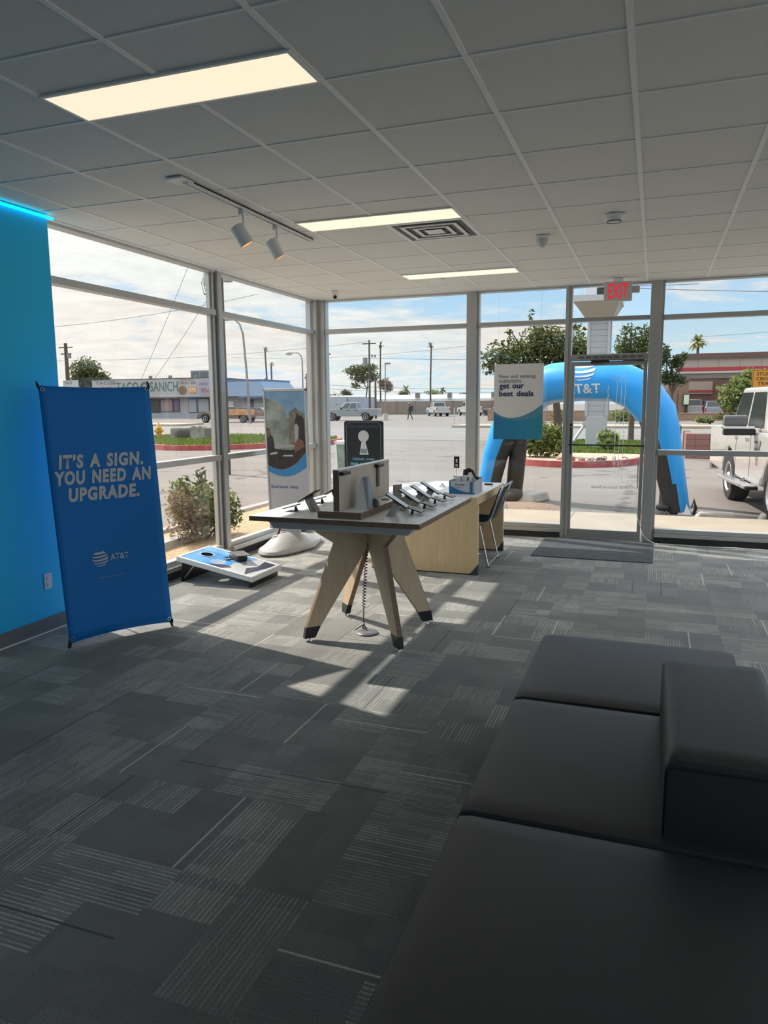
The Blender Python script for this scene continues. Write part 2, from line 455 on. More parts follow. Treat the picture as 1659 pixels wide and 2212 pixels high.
# ================================================================== STRUCTURE
XL, XB, YB, CZ = -4.20, -4.09, 8.98, 2.96
mat('ceiling_tile_white', (.81, .79, .745), .95, spec=.1, bump=.25, bscale=220)
mat('grid_white', (.86, .86, .84), .5)
mat('aluminium', (.50, .495, .475), .42, metal=.55, var=.06, vscale=3)
mat('aluminium_door', (.40, .395, .38), .42, metal=.55, var=.06, vscale=3)
mat('dark_rubber', (.035, .035, .035), .75)
mat('kick_grey', (.19, .19, .185), .7)
mat('blue_paint', (.022, .56, .97), .62, spec=.3)
mat('white_paint', (.80, .80, .78), .8)
mat('concrete', (.33, .285, .225), .9, var=.10, vscale=1.6)
mat('kerb_red', (.36, .075, .07), .8, var=.25, vscale=4)
mat('kerb_grey', (.42, .39, .35), .9, var=.15, vscale=4)
mat('roof_membrane', (.45, .45, .44), .9)
mat('black_plastic', (.012, .012, .013), .42)
mat('white_plastic', (.78, .78, .77), .4)
mat('chrome', (.80, .80, .80), .16, metal=1.0)
mat('steel', (.45, .45, .45), .35, metal=.9)
CARPET = carpet_mat()
GL_CLEAR = glass_mat('glass_clear', (.965, .98, .985), .5)
GL_WARM = glass_mat('glass_warm_film', (.982, .966, .952), .6)

struct(MB().box((-4.32, -4.6, -.10), (3.1, 9.08, 0)).build('floor', CARPET))

# ceiling with its T-bar grid
mb = MB().box((XL - .08, -4.6, CZ + .006), (3.1, 9.0, CZ + .05))
ceil = struct(mb.build('ceiling', MATS['ceiling_tile_white']))
GX, GY, GS = -1.36223, 2.40832, .6096
mb = MB()
k = -5
while GX + k * GS < 3.0:
    x = GX + k * GS
    if x > XL: mb.box((x - .012, -4.5, CZ), (x + .012, 8.98, CZ + .0065))
    k += 1
j = -11
while GY + j * GS < 8.98:
    y = GY + j * GS; mb.box((-4.18, y - .006, CZ + .0012), (3.0, y + .006, CZ + .0065)); j += 1
mb.box((-4.2, 8.95, CZ - .004), (3.0, 8.99, CZ + .006)); mb.box((-4.2, 4.3, CZ - .004), (-4.16, 8.98, CZ + .006))
mb.build('ceiling_grid', MATS['grid_white'], ceil)
struct(MB().box((-4.34, -4.7, CZ + .055), (3.25, 9.14, 3.55)).build('roof', MATS['roof_membrane']))

# walls
struct(MB().box((-4.30, -4.6, 0), (XB, 4.30, CZ)).build('wall_left', MATS['blue_paint']))
struct(MB().box((3.0, -4.6, 0), (3.1, -3.0, CZ)).build('wall_right', MATS['white_paint']))
struct(MB().box((-4.3, -4.7, 0), (3.1, -4.6, CZ)).build('wall_rear', MATS['white_paint']))
mb = MB().box((XB, -4.6, .006), (XB + .012, 4.30, .105)); mb.mi = 1; mb.box((XB, -4.6, 0), (XB + .02, 4.30, .008))
struct(mb.build('baseboard_left', [MATS['kick_grey'], MATS['grid_white']]))

AL = MATS['aluminium']; ALD = MATS['aluminium_door']
def win(name, frame_boxes, panes, kick, sill):
    r = bpy.data.objects.new(name, None); C.objects.link(r); struct(r)
    mb = MB()
    for lo, hi in frame_boxes: mb.box(lo, hi)
    mb.build('window_frame', AL, r, bevel=.004)
    for lo, hi, g in panes: MB().box(lo, hi).build('glass_pane', g, r)
    if kick: MB().box(*kick).build('kick_plate', MATS['dark_rubber'], r)
    if sill: MB().box(*sill).build('window_sill', AL, r, bevel=.004)
    return r
X0, X1 = -4.30, XL      # left glazing depth
def left_bay(name, y0, y1, extra):
    fb = [((X0, y0, 2.52), (X1, y1, 2.575)), ((X0, y0, 1.055), (X1, y1, 1.112)), ((X0, y0, 2.935), (X1, y1, CZ)), ((X0, y0, .115), (X1 - .02, y1, .165))] + extra
    gx = -4.252
    panes = [((gx, y0, 2.575), (gx + .006, y1, 2.935), GL_CLEAR), ((gx, y0, 1.112), (gx + .006, y1, 2.52), GL_WARM), ((gx, y0, .165), (gx + .006, y1, 1.055), GL_WARM)]
    return win(name, fb, panes, ((X0, y0, 0), (X1 + .012, y1, .075)), ((X0, y0, .075), (X1 + .03, y1, .118)))
mull = lambda y: [((X0, y, .1), (X1, y + .075, CZ)), ((X0 + .01, y - .05, .1), (X1 - .03, y - .028, CZ)), ((X0, y - .028, .1), (X1 - .062, y + .01, CZ)), ((X0, y - .075, .1), (X1 - .055, y - .05, CZ))]
left_bay('window_1', 4.30, 6.60, mull(6.648))
left_bay('window_2', 6.72, 8.88, [((X0, 8.85, .1), (X1 - .03, 8.875, CZ)), ((X0, 8.895, .1), (-4.175, 8.98, CZ)), ((X0, 8.98, .1), (-4.10, 9.10, CZ)), ((-4.20, 9.0, .1), (-4.085, 9.10, CZ))])

def back_bay(name, x0, x1, posts, mid=None, g_low=GL_WARM, hi=GL_CLEAR):
    y0, y1 = YB, 9.09
    fb = [((x0, y0, 2.532), (x1, y1, 2.585)), ((x0, y0, 2.935), (x1, y1, CZ)), ((x0, y0 - .004, .115), (x1, y1, .168))] + posts
    gy = 9.04
    panes = [((x0, gy, 2.585), (x1, gy + .006, 2.935), hi)]
    if mid:
        fb.append(((x0, y0, mid[0]), (x1, y1, mid[1])))
        panes += [((x0, gy, mid[1]), (x1, gy + .006, 2.532), g_low), ((x0, gy, .168), (x1, gy + .006, mid[0]), g_low)]
    else: panes.append(((x0, gy, .168), (x1, gy + .006, 2.532), g_low))
    return win(name, fb, panes, ((x0, y0 - .005, 0), (x1, y1, .072)), ((x0, y0 - .022, .072), (x1, y1, .115)))
post = lambda x0, x1, d=.0: [((x0, YB - d, .0), (x1, 9.1, CZ)), ((x1, YB + .03, 0), (x1 + .028, 9.1, CZ))]
back_bay('window_3', -4.085, -2.20, post(-2.198, -2.075, .01), g_low=GL_CLEAR)
back_bay('window_4', -2.047, -1.022, [((-1.022, YB - .01, 0), (-.985, 9.1, CZ)), ((-.985, YB + .02, 0), (-.95, 9.1, CZ))])
back_bay('window_5', .05, 3.0, post(-.098, .022, .02), mid=(1.02, 1.08))

# unseen right side: glazing added to bring more daylight into the shop
fb = [((3.0, -3.0, a), (3.1, 9.1, b)) for a, b in ((2.53, 2.585), (1.02, 1.08), (2.93, CZ), (.0, .16))] + [((3.0, y, 0), (3.1, y + .1, CZ)) for y in (-3.0, -1.0, 1.0, 3.0, 5.0, 7.0, 8.98)]
win('added_window_right', fb, [((3.05, -3.0, .16), (3.056, 9.0, 2.93), GL_CLEAR)], None, None)
# door: frame, leaf, glass, closer, push bar
door = bpy.data.objects.new('door_1', None); C.objects.link(door); struct(door)
mb = MB().box((-.95, YB, 2.545), (-.098, 9.09, 2.59)).box((-.95, YB, 2.935), (-.098, 9.09, CZ)).box((-.95, YB, 2.10), (-.098, 9.09, 2.172)).box((-.95, YB + .01, 0), (-.098, 9.09, .012))
mb.build('door_frame', ALD, door, bevel=.003)
MB().box((-.95, 9.04, 2.172), (-.098, 9.046, 2.545)).build('glass_pane', GL_CLEAR, door)
mb = MB().box((-.945, 9.0, .018), (-.905, 9.05, 2.092)).box((-.143, 9.0, .018), (-.103, 9.05, 2.092)).box((-.905, 9.0, .018), (-.143, 9.05, .118)).box((-.905, 9.0, 2.045), (-.143, 9.05, 2.092))
leaf = mb.build('door_leaf', ALD, door, bevel=.004)
MB().box((-.905, 9.022, .118), (-.143, 9.028, 2.045)).build('glass_pane', GL_CLEAR, leaf)
MB().tube([(-.94, 8.985, 1.13), (-.925, 8.955, 1.13), (-.12, 8.955, 1.125), (-.105, 8.985, 1.125)], .010, 10).build('push_bar', mat('dark_bronze', (.05, .045, .04), .35, metal=.7), leaf, smooth=True)
MB().box((-.165, 9.06, .62), (-.15, 9.10, .96)).box((-.165, 9.05, .62), (-.15, 9.10, .64)).box((-.165, 9.05, .94), (-.15, 9.10, .96)).build('pull_handle', MATS['steel'], leaf, bevel=.004)
mb = MB().lathe([(.0, 0), (.016, 0), (.016, .012), (.0, .012)], 16, frame((-.925, 8.999, 1.36), (1, 0, 0), (0, 0, 1)))
mb.box((-.935, 8.994, 1.02), (-.915, 9.0, 1.33)); mb.box((-.93, 8.99, .075), (-.922, 9.0, .1))
mb.build('lock', MATS['dark_rubber'], leaf)
mb = MB().box((-.72, 8.965, 2.075), (-.52, 9.0, 2.108)).box((-.72, 8.955, 2.068), (-.60, 8.985, 2.085)).box((-.22, 8.975, 2.085), (-.14, 9.0, 2.10)).bar((-.55, 8.96, 2.10), (-.16, 8.975, 2.095), .018, .008)
mb.build('door_closer', mat('closer_dark', (.03, .03, .03), .5), door, bevel=.003)
mb = MB()
for a in (-.86, -.78, -.70, -.62, -.55, -.47, -.38, -.30, -.21): mb.box((a, YB - .003, 2.125), (a + .06, YB, 2.15))
mb.build('header_grille', mat('grille_dark', (.13, .13, .125), .6), door)
wt = mat('door_lettering_white', (.75, .75, .75), .6)
# white shop lettering stuck on the outside of the glass, so it reads backwards from in here
mirror = lambda x, z: frame((x, 9.032, z), (-1, 0, 0), (0, 0, 1))
put_text('Cell Shop', mirror(-.265, .865), .47, .13, wt, leaf, 'door_lettering')
put_text('AT&T Authorized Retailer', mirror(-.27, .615), .41, .034, mat('door_lettering_grey', (.42, .42, .42), .6), leaf, 'door_lettering')
mb = MB(); rnd = random.Random(4)
for a, z0, z1 in ((-.425, 1.92, .80), (-.375, 1.87, .76), (-.335, 1.9, .70), (-.52, 1.82, 1.62)):
    pts = [(a + .004 * math.sin(i * 1.7), 9.0205, z0 + (z1 - z0) * i / 8) for i in range(9)]
    mb.tube(pts, [.0022 + .0012 * rnd.random() for _ in pts], 5)
for q in ((-.30, 1.97), (-.36, 1.90), (-.40, 1.925), (-.46, 1.93)):
    mb.tube([(q[0], 9.0205, q[1]), (q[0] - .04, 9.0205, q[1] - .05)], [.004, .002], 5)
mb.build('paint_drip', mat('paint_drip_white', (.8, .82, .84), .6), leaf)

# ------------------------------------------------------------------ ground outside
GZ = -.12
ASP = asphalt_mat('asphalt_lot', (.168, .149, .135), (.205, .184, .168))
ASP2 = asphalt_mat('asphalt_street', (.182, .170, .158), (.212, .199, .185), crack=False)
struct(MB().box((-400, -60, GZ - .3), (300, 600, GZ)).build('ground', ASP))
MB_ = MB().box((-400, 33.5, GZ), (300, 51, GZ + .008)); MB_.mi = 1
for x in range(-110, 40, 9): MB_.box((x, 42.2, GZ + .008), (x + 3.2, 42.33, GZ + .012))
MB_.box((-400, 37.8, GZ + .008), (300, 37.9, GZ + .012)); MB_.box((-400, 46.6, GZ + .008), (300, 46.7, GZ + .012))
struct(MB_.build('street', [ASP2, mat('road_line', (.45, .43, .38), .8)]))
mb = MB()
for x0, x1 in ((-400, -37), (-13.5, 300)): mb.box((x0, 51, GZ), (x1, 51.3, GZ + .16)); mb.box((x0, 51.3, GZ), (x1, 55.5, GZ + .15))
struct(mb.build('pavement', MATS['concrete']))
struct(MB().box((-4.32, 9.10, GZ), (7.0, 11.42, -.02)).build('sidewalk', MATS['concrete'], bevel=.02))
mb = MB()
mb.bar((-1.10, 9.15, -.0185), (-1.08, 11.4, -.0185), .014, .004); mb.bar((1.6, 9.15, -.0185), (1.6, 11.4, -.0185), .014, .004)
struct(mb.build('trim_1', MATS['kick_grey']))
mb = MB().box((-6.02, 2.0, GZ), (-4.30, 11.4, -.05))
struct(mb.build('gravel_bed', gravel_mat('gravel_tan', (.36, .24, .13), (.52, .38, .23), 34)))
mb = MB().box((-6.17, 2.0, GZ), (-6.02, 11.4, .0)); mb.mi = 1; mb.box((-6.172, 2.0, GZ), (-6.10, 11.402, .002))
struct(mb.build('kerb', [MATS['kerb_grey'], mat('kerb_pink', (.42, .17, .15), .8, var=.2, vscale=5)], bevel=.015))
# ================================================================== CEILING FITTINGS
lm = mat('lamp_diffuser', (.8, .75, .68), .6, emit=(1.0, .80, .57), estr=PANEL_EMISSION)
def ceiling_light(x0, y0, label=None):
    t = thing('ceiling_light', label, 'ceiling light', (x0, y0, CZ - .002), 0, 'recessed ceiling light panels')
    w, dpt = 1.2192, .3048
    mb = MB()
    for lo, hi in (((0, 0, -.004), (w, .016, .006)), ((0, dpt - .016, -.004), (w, dpt, .006)), ((0, .016, -.004), (.016, dpt - .016, .006)), ((w - .016, .016, -.004), (w, dpt - .016, .006))): mb.box(lo, hi)
    mb.build('light_frame', MATS['grid_white'], t)
    MB().box((.016, .016, -.001), (w - .016, dpt - .016, .004)).build('diffuser', lm, t)
    return t
LX = GX - 2 * GS
ceiling_light(LX, GY + .5 * GS, 'long warm ceiling light panel nearest the camera, at upper left')
ceiling_light(LX, GY + 4.5 * GS, 'warm ceiling light panel beside the square air vent')
ceiling_light(LX, GY + 8.5 * GS, 'thin warm ceiling light panel closest to the back windows')
# the same row goes on behind the camera, and a second one runs along the right of the shop
for i, (x, y) in enumerate([(LX, GY - 3.5 * GS), (LX, GY - 7.5 * GS)] + [(GX + 5 * GS, GY + q * GS) for q in (-7.5, -3.5, .5, 4.5)]):
    ceiling_light(x, y, 'warm ceiling light panel over the unseen rest of the shop')

# square air vent
V = thing('air_vent', 'square louvred air vent in the ceiling beside the second light panel', 'air vent', (GX - GS, GY + 5 * GS, CZ - .002))
def ring(a, b, z0, z1, w=.02): 
    q = MB()
    for (x0, y0, x1, y1) in ((a, a, b, a + w), (a, b - w, b, b), (a, a + w, a + w, b - w), (b - w, a + w, b, b - w)): q.box((x0, y0, z0), (x1, y1, z1))
    return q
ring(.0, GS, -.006, .004, .03).build('vent_frame', MATS['grid_white'], V)
MB().box((.03, .03, .002), (GS - .03, GS - .03, .004)).build('vent_back', mat('vent_dark', (.16, .16, .15), .8), V)
for a in (.085, .165, .235):
    b = GS - a
    MB().hexa([(a, a, -.012), (b, a, -.012), (b, b, -.012), (a, b, -.012)], [(a + .05, a + .05, .001), (b - .05, a + .05, .001), (b - .05, b - .05, .001), (a + .05, b - .05, .001)]).build('vent_cone', MATS['grid_white'], V) if a > .2 else ring(a, b, -.012, -.006, .028).build('vent_cone', MATS['grid_white'], V)
MB().box((.30, .03, .0), (.56, .07, .0035)).build('damper', MATS['black_plastic'], V)

# track light
T_ = thing('track_light', 'white ceiling track with two small tilted spotlights', 'track light', (-2.70, 3.90, CZ))
MB().box((-.09, -.02, -.012), (.03, .11, 0)).build('canopy', MATS['white_plastic'], T_, bevel=.004)
mb = MB().box((-.018, .06, -.022), (-.008, 1.80, 0)).box((.008, .06, -.022), (.018, 1.80, 0)).box((-.018, .06, -.006), (.018, 1.80, 0))
mb.build('track', MATS['white_plastic'], T_)
MB().box((-.007, .1, -.014), (.007, 1.78, -.0065)).build('track_slot', MATS['dark_rubber'], T_)
for y in (.72, 1.20):
    h = MB().box((-.02, y - .03, -.055), (.02, y + .03, -.018)).build('spotlight', MATS['white_plastic'], T_, bevel=.004)
    MB().cyl((0, y, -.05), (0, y, -.165), .008, 10).build('stem', MATS['white_plastic'], h)
    ax = Vector((.42, .28, -.86)).normalized(); c0 = Vector((-.035, y - .03, -.13)); 
    q = ax.to_track_quat('Z', 'Y').to_matrix().to_4x4(); Mx = Matrix.Translation(c0) @ q
    MB().lathe([(.0, -.005), (.040, -.005), (.047, .004), (.050, .135), (.046, .137), (.044, .08), (.0, .075)], 24, Mx, caps=False).build('lamp_head', MATS['white_plastic'], h, smooth=True)
    MB().lathe([(.0, .083), (.040, .083), (.0438, .132), (.041, .132), (.036, .088), (.0, .086)], 24, Mx, caps=False).build('reflector', mat('warm_reflector', (.75, .5, .25), .35, emit=(1, .52, .18), estr=.65), h, smooth=True)
    MB().ball(tuple(c0 + ax * .10), .016, 10, 8).build('bulb', mat('warm_bulb', (1, .8, .5), .4, emit=(1, .78, .42), estr=2.2), h, smooth=True)

# smoke detector, dome sensor, little camera, flush cover
S_ = thing('smoke_detector', 'round white smoke detector on the ceiling tile', 'smoke detector', (-.337, 5.79, CZ))
MB().lathe([(.0, -.05), (.045, -.048), (.062, -.036), (.068, -.02), (.068, 0), (.0, 0)], 28, caps=False).build('detector_body', MATS['white_plastic'], S_, smooth=True)
MB().lathe([(.046, -.046), (.05, -.052), (.054, -.046)], 28, caps=False).build('vent_ring', MATS['kick_grey'], S_)
D_ = thing('dome_sensor', 'small white dome sensor hanging from the ceiling', 'sensor', (-.918, 6.29, CZ))
MB().lathe([(.055, 0), (.055, -.025), (.0, -.025)], 24, caps=False).build('sensor_base', MATS['white_plastic'], D_, smooth=True)
MB().lathe([(.05, -.025), (.047, -.05), (.034, -.075), (.016, -.088), (.0, -.09)], 24, caps=False).build('sensor_dome', mat('dome_grey', (.6, .6, .6), .2), D_, smooth=True)
K_ = thing('security_camera', 'tiny white security camera with a black eye near the window corner', 'camera', (-3.67, 8.38, CZ))
MB().lathe([(.0, 0), (.045, 0), (.045, -.03), (.03, -.036), (0, -.036)], 20, caps=False).build('camera_mount', MATS['white_plastic'], K_, smooth=True)
b_ = MB().ball((.0, -.01, -.06), .036, 16, 10).build('camera_body', MATS['white_plastic'], K_, smooth=True)
MB().lathe([(.0, .036), (.022, .036), (.022, .028), (.0, .028)], 16, Matrix.Translation((.0, -.01, -.06)) @ Vector((.42, -.85, -.3)).to_track_quat('Z', 'Y').to_matrix().to_4x4(), caps=False).build('lens', MATS['black_plastic'], b_)
F_ = MB().lathe([(.0, -.012), (.07, -.010), (.085, 0), (.0, 0)], 28, caps=False).build('ceiling_cover', MATS['grid_white'], smooth=True, loc=(-2.30, 8.01, CZ))
tag(F_, 'flat round white cover on the ceiling behind the farthest light panel', 'ceiling cover')

# exit sign with two emergency lamps
X_ = thing('exit_sign', 'grey exit sign with red letters hanging above the door', 'exit sign', (-.437, 8.70, CZ), R_(2))
MB().box((-.148, -.03, -.243), (.148, .03, -.035)).build('sign_housing', mat('sign_grey', (.62, .60, .56), .5), X_, bevel=.012)
MB().box((-.05, -.02, -.036), (.05, .02, 0)).build('ceiling_mount', MATS['grid_white'], X_)
rm = mat('exit_red', (.75, .01, .03), .4, emit=(1, .02, .06), estr=.55)
put_text('EXIT', frame((-.105, -.0315, -.215), (1, 0, 0), (0, 0, 1)), .21, .158, rm, X_, 'exit_lettering', bold=.012)
for s in (-1, 1):
    h = MB().box((s * .185 - .04, -.02, -.16), (s * .185 + .04, .03, -.085)).build('emergency_lamp', mat('lamp_smoke', (.22, .22, .21), .3) if s < 0 else MATS['aluminium'], X_, bevel=.012)
    MB().cyl((s * .14, 0, -.12), (s * .165, 0, -.12), .012, 10).build('lamp_arm', MATS['sign_grey'] if 'sign_grey' in MATS else AL, h)

# light strip along the top of the blue wall
L_ = MB().tube([(XB + .024, -4.5, 2.937), (XB + .024, 4.33, 2.937)], .011, 8).build('led_strip', mat('led_cyan', (.0, .5, .7), .4, emit=(.0, .72, 1.0), estr=1.7))
tag(L_, 'glowing cyan light strip along the top of the blue wall', 'light strip')

# socket on the blue wall
O_ = thing('wall_outlet', 'white double wall outlet low on the blue wall behind the banner', 'outlet', (XB, 4.06, .37))
MB().box((0, -.035, -.057), (.008, .035, .057)).build('cover_plate', MATS['white_plastic'], O_, bevel=.003)
for z in (-.025, .025): MB().box((.008, -.017, z - .017), (.011, .017, z + .017)).build('socket', mat('socket_white', (.7, .7, .69), .45), O_, bevel=.002)
# ================================================================== FURNITURE AND FITTINGS INSIDE
# ---- blue banner on its light folding stand
mat('banner_blue', (.002, .19, .60), .55, spec=.35)
mat('banner_white', (.62, .62, .64), .6)
mat('pole_black', (.01, .01, .01), .35)
BN = thing('banner_stand', 'tall blue fabric banner leaning back on a thin black stand beside the blue wall', 'banner', (-3.657, 3.788, 0), 0)
bd = Vector((.4736, .8809, 0)); bn = Vector((.8809, -.4736, 0)); bu = (Vector((0, 0, 1)) - bn * .15).normalized()
def bp(t, s, o=0.0):
    q = (t - .375) / .375; k = (s / 1.8)
    bow = -.035 * (1 - q * q) * (1 - .6 * k)
    return bd * t + bu * s + bn * (bow + o)
mb = MB(); rows = []
for i in range(25):
    s = .03 + (1.785 - .03) * i / 24; row = []
    for j in range(17):
        t = -.006 + (.746 + .03 * i / 24) * j / 16
        ss = s
        if i == 0: ss += .012 * (1 - ((j - 8) / 8) ** 2)
        if i == 24: ss -= .012 * (1 - ((j - 8) / 8) ** 2)
        row.append(bp(t, ss))
    rows.append(row)
mb.grid(rows)
cl = mb.build('banner_cloth', MATS['banner_blue'], BN, smooth=True)
sd = cl.modifiers.new('thick', 'SOLIDIFY'); sd.thickness = .0015
I4 = Matrix.Identity(4)
def bwarp(t0, s0, rot=0.0):
    ca, sa = math.cos(rot), math.sin(rot)
    def f(x, y):
        v = bp(t0 + x * ca - y * sa, s0 + x * sa + y * ca, .004); return v.x, v.y, v.z
    return f
for s, t0, s0, w, h in (("IT\u2019S A SIGN.", .064, 1.212, .598, .098), ('YOU NEED AN', .032, 1.10, .682, .098), ('UPGRADE.', .108, .982, .500, .098)):
    put_text(s, I4, w, h, MATS['banner_white'], cl, 'lettering', bold=.048, shear=.17, space=1.16, warp=bwarp(t0, s0))
mb = MB(); globe_mb(mb, I4, .056, warp=bwarp(.276, .568)); mb.build('round_logo', MATS['banner_white'], cl)
put_text('AT&T', I4, .132, .042, MATS['banner_white'], cl, 'lettering', bold=.012, warp=bwarp(.349, .549))
mb = MB(); w_ = bwarp(.256, .431); mb.quad(w_(0, 0), w_(.19, .003), w_(.19, .007), w_(0, .006)); mb.build('printed_line', mat('banner_line', (.15, .30, .50), .6), cl)
back = -bn * .06
mb = MB()
ctr = bd * .375 + bu * .75 - bn * .10
for t, s in ((-.008, 1.80), (.772, 1.81), (-.004, .0), (.742, .0)): mb.tube([ctr, ctr + (bp(t, s) - ctr) * .55 - bn * .03, bp(t, s)], .006, 8)
mb.tube([ctr, ctr - bn * .35 - Vector((0, 0, ctr.z * .5)), Vector((ctr.x - bn.x * .42, ctr.y - bn.y * .42, 0.0))], .007, 8)
mb.build('stand_pole', MATS['pole_black'], BN, smooth=True)
for t, s, q in ((-.004, 1.785, 1), (.77, 1.793, 1), (-.004, .03, -1), (.742, .03, -1)):
    h = MB().tube([bp(t, s - q * .025, .006), bp(t - .006, s + .0, .008), bp(t - .012, s + q * .028, .002)], [.007, .009, .005], 8).build('corner_hook', MATS['pole_black'], BN, smooth=True)
    MB().lathe([(.009, 0), (.014, 0), (.014, .003), (.009, .003)], 14, frame(bp(t + (.022 if t < .3 else -.022), s - q * .028, .002), bd, bu), caps=False).build('eyelet', MATS['chrome'], h)

# ---- black upholstered bench: three square modules and a back block
mat('black_vinyl', (.030, .030, .032), .46, spec=.45, bump=.06, bscale=260)
mat('seam_black', (.006, .006, .006), .8)
def cushion(lo, hi, r, nx=14, ny=14, crown=.012):
    """rounded padded block with a slightly crowned top"""
    mb = MB(); x0, y0, z0 = lo; x1, y1, z1 = hi
    bm = mb.bm
    def prof(t, n, a, b):  # sample positions clustered near the edges
        s = t / n; s = .5 - .5 * math.cos(PI * s); return a + (b - a) * s
    rows = []
    for i in range(nx + 1):
        row = []
        for j in range(ny + 1):
            x = prof(i, nx, x0, x1); y = prof(j, ny, y0, y1)
            ex = min(x - x0, x1 - x); ey = min(y - y0, y1 - y)
            dxy = 0
            for e in (ex, ey):
                if e < r: dxy += (r - math.sqrt(max(0, r * r - (r - e) ** 2)))
            u = (x - x0) / (x1 - x0) * 2 - 1; v = (y - y0) / (y1 - y0) * 2 - 1
            z = z1 - min(dxy, r) + crown * (1 - u * u) * (1 - v * v)
            row.append((x, y, z))
        rows.append(row)
    vs = [[bm.verts.new(p) for p in row] for row in rows]
    for A, B in zip(vs, vs[1:]):
        for k in range(ny): mb._f([A[k], B[k], B[k + 1], A[k + 1]])
    edge = [vs[i][0] for i in range(nx + 1)] + [vs[nx][j] for j in range(1, ny + 1)] + [vs[i][ny] for i in range(nx - 1, -1, -1)] + [vs[0][j] for j in range(ny - 1, 0, -1)]
    low = [bm.verts.new((v.co.x, v.co.y, z0)) for v in edge]
    for i in range(len(edge)): j = (i + 1) % len(edge); mb._f([edge[i], low[i], low[j], edge[j]])
    mb._f(low)
    return mb
def bench(y0, y1, label):
    t = thing('bench_module', label, 'bench', (-.045, (y0 + y1) / 2, 0), 0, 'black bench modules')
    hw, hy = .446, (y1 - y0) / 2 - .003
    cushion((-hw, -hy, .20), (hw, hy, .462), .030).build('seat_cushion', MATS['black_vinyl'], t, smooth=True)
    MB().box((-hw + .02, -hy + .02, .06), (hw - .02, hy - .02, .20)).build('bench_base', MATS['black_vinyl'], t, bevel=.01)
    for a in (-1, 1):
        for b in (-1, 1): MB().cyl((a * (hw - .09), b * (hy - .09), 0), (a * (hw - .09), b * (hy - .09), .06), .022, 14).build('foot', MATS['black_plastic'], t)
    return t
bench(1.055, 1.945, 'black padded bench module nearest the camera, with nothing on it')
bench(1.945, 2.838, 'black padded bench module that carries the back block')
bench(2.838, 3.715, 'black padded bench module closest to the door')
bk = cushion((.066, 1.985, .462), (.404, 2.835, .695), .035, crown=.006)
BB = bk.build('back_block', MATS['black_vinyl'], smooth=True)
tag(BB, 'rectangular black padded back block standing on the middle bench module', 'bench back')
mb = MB().tube([(.072, 1.983, .47), (.072, 1.983, .655), (.085, 1.983, .668), (.39, 1.983, .668)], .0025, 6)
mb.build('seam', MATS['seam_black'], BB)

# ---- display table with splayed plywood legs
PLY = wood_mat('plywood', (.58, .42, .265), (.72, .56, .38), 'z')
PLYEDGE = mat('plywood_edge', (.24, .145, .09), .6, var=.3, vscale=60)
DESKW = wood_mat('maple_laminate', (.74, .52, .275), (.86, .65, .375), 'z')
mat('white_laminate', (.90, .90, .90), .34, spec=.6)
mat('leg_cap', (.018, .018, .02), .38)
mat('apron_grey', (.62, .63, .64), .45)
TC = Vector((-1.862, 4.785, 0))
TZ = .915
DT = thing('display_table', 'plywood display table with splayed legs and dark foot caps in mid room', 'table', tuple(TC))
mb = MB().box((-.578, -.66, .884), (.578, .66, TZ)); mb.mi = 1; mb.quad((-.578, -.66, TZ + .0004), (.578, -.66, TZ + .0004), (.578, .66, TZ + .0004), (-.578, .66, TZ + .0004)); mb.mi = 2
for sx in (-1, 1):
    for i in range(6):
        for a in (.30, .41, .52):
            x, y = sx * a, -.56 + i * .22 + .03 * math.sin(i * 3 + a * 9)
            mb.quad((x - .010, y - .005, TZ + .0008), (x + .010, y - .005, TZ + .0008), (x + .010, y + .005, TZ + .0008), (x - .010, y + .005, TZ + .0008))
mb.build('tabletop', [PLYEDGE, MATS['white_laminate'], MATS['kick_grey']], DT)
MB().hexa([(-.49, -.50, .812), (.45, -.50, .812), (.45, .50, .812), (-.49, .50, .812)], [(-.535, -.52, .884), (.52, -.52, .884), (.52, .52, .884), (-.535, .52, .884)]).build('apron', MATS['apron_grey'], DT, bevel=.004)
MB().box((-.022, -.022, .655), (.022, .022, .80)).build('centre_post', MATS['apron_grey'], DT)
poly = [(.487, .10), (.384, .10), (.028, .62), (.028, .812), (.44, .812), (.385, .750), (.268, .672)]
cap = [(.505, .022), (.425, .022), (.382, .102), (.489, .102)]
for a in (45, 135, 225, 315):
    ca, sa = math.cos(R_(a)), math.sin(R_(a))
    Mx = Matrix(((ca, 0, sa, 0), (sa, 0, -ca, 0), (0, 1, 0, 0), (0, 0, 0, 1)))
    mb = MB().prism(poly, -.019, .019, Mx)
    mb.bm.faces.ensure_lookup_table()
    for f in mb.bm.faces:
        if len(f.verts) == 4: f.material_index = 1
    lg = mb.build('leg', [PLY, PLYEDGE], DT)
    MB().prism(cap, -.021, .021, Mx).build('foot_cap', MATS['leg_cap'], lg, bevel=.003)
    p = Mx @ Vector((.462, 0, 0))
    MB().lathe([(0, 0), (.018, 0), (.016, .006), (.005, .008), (.005, .024), (0, .024)], 14, Matrix.Translation(p), caps=False).build('levelling_foot', MATS['chrome'], lg)

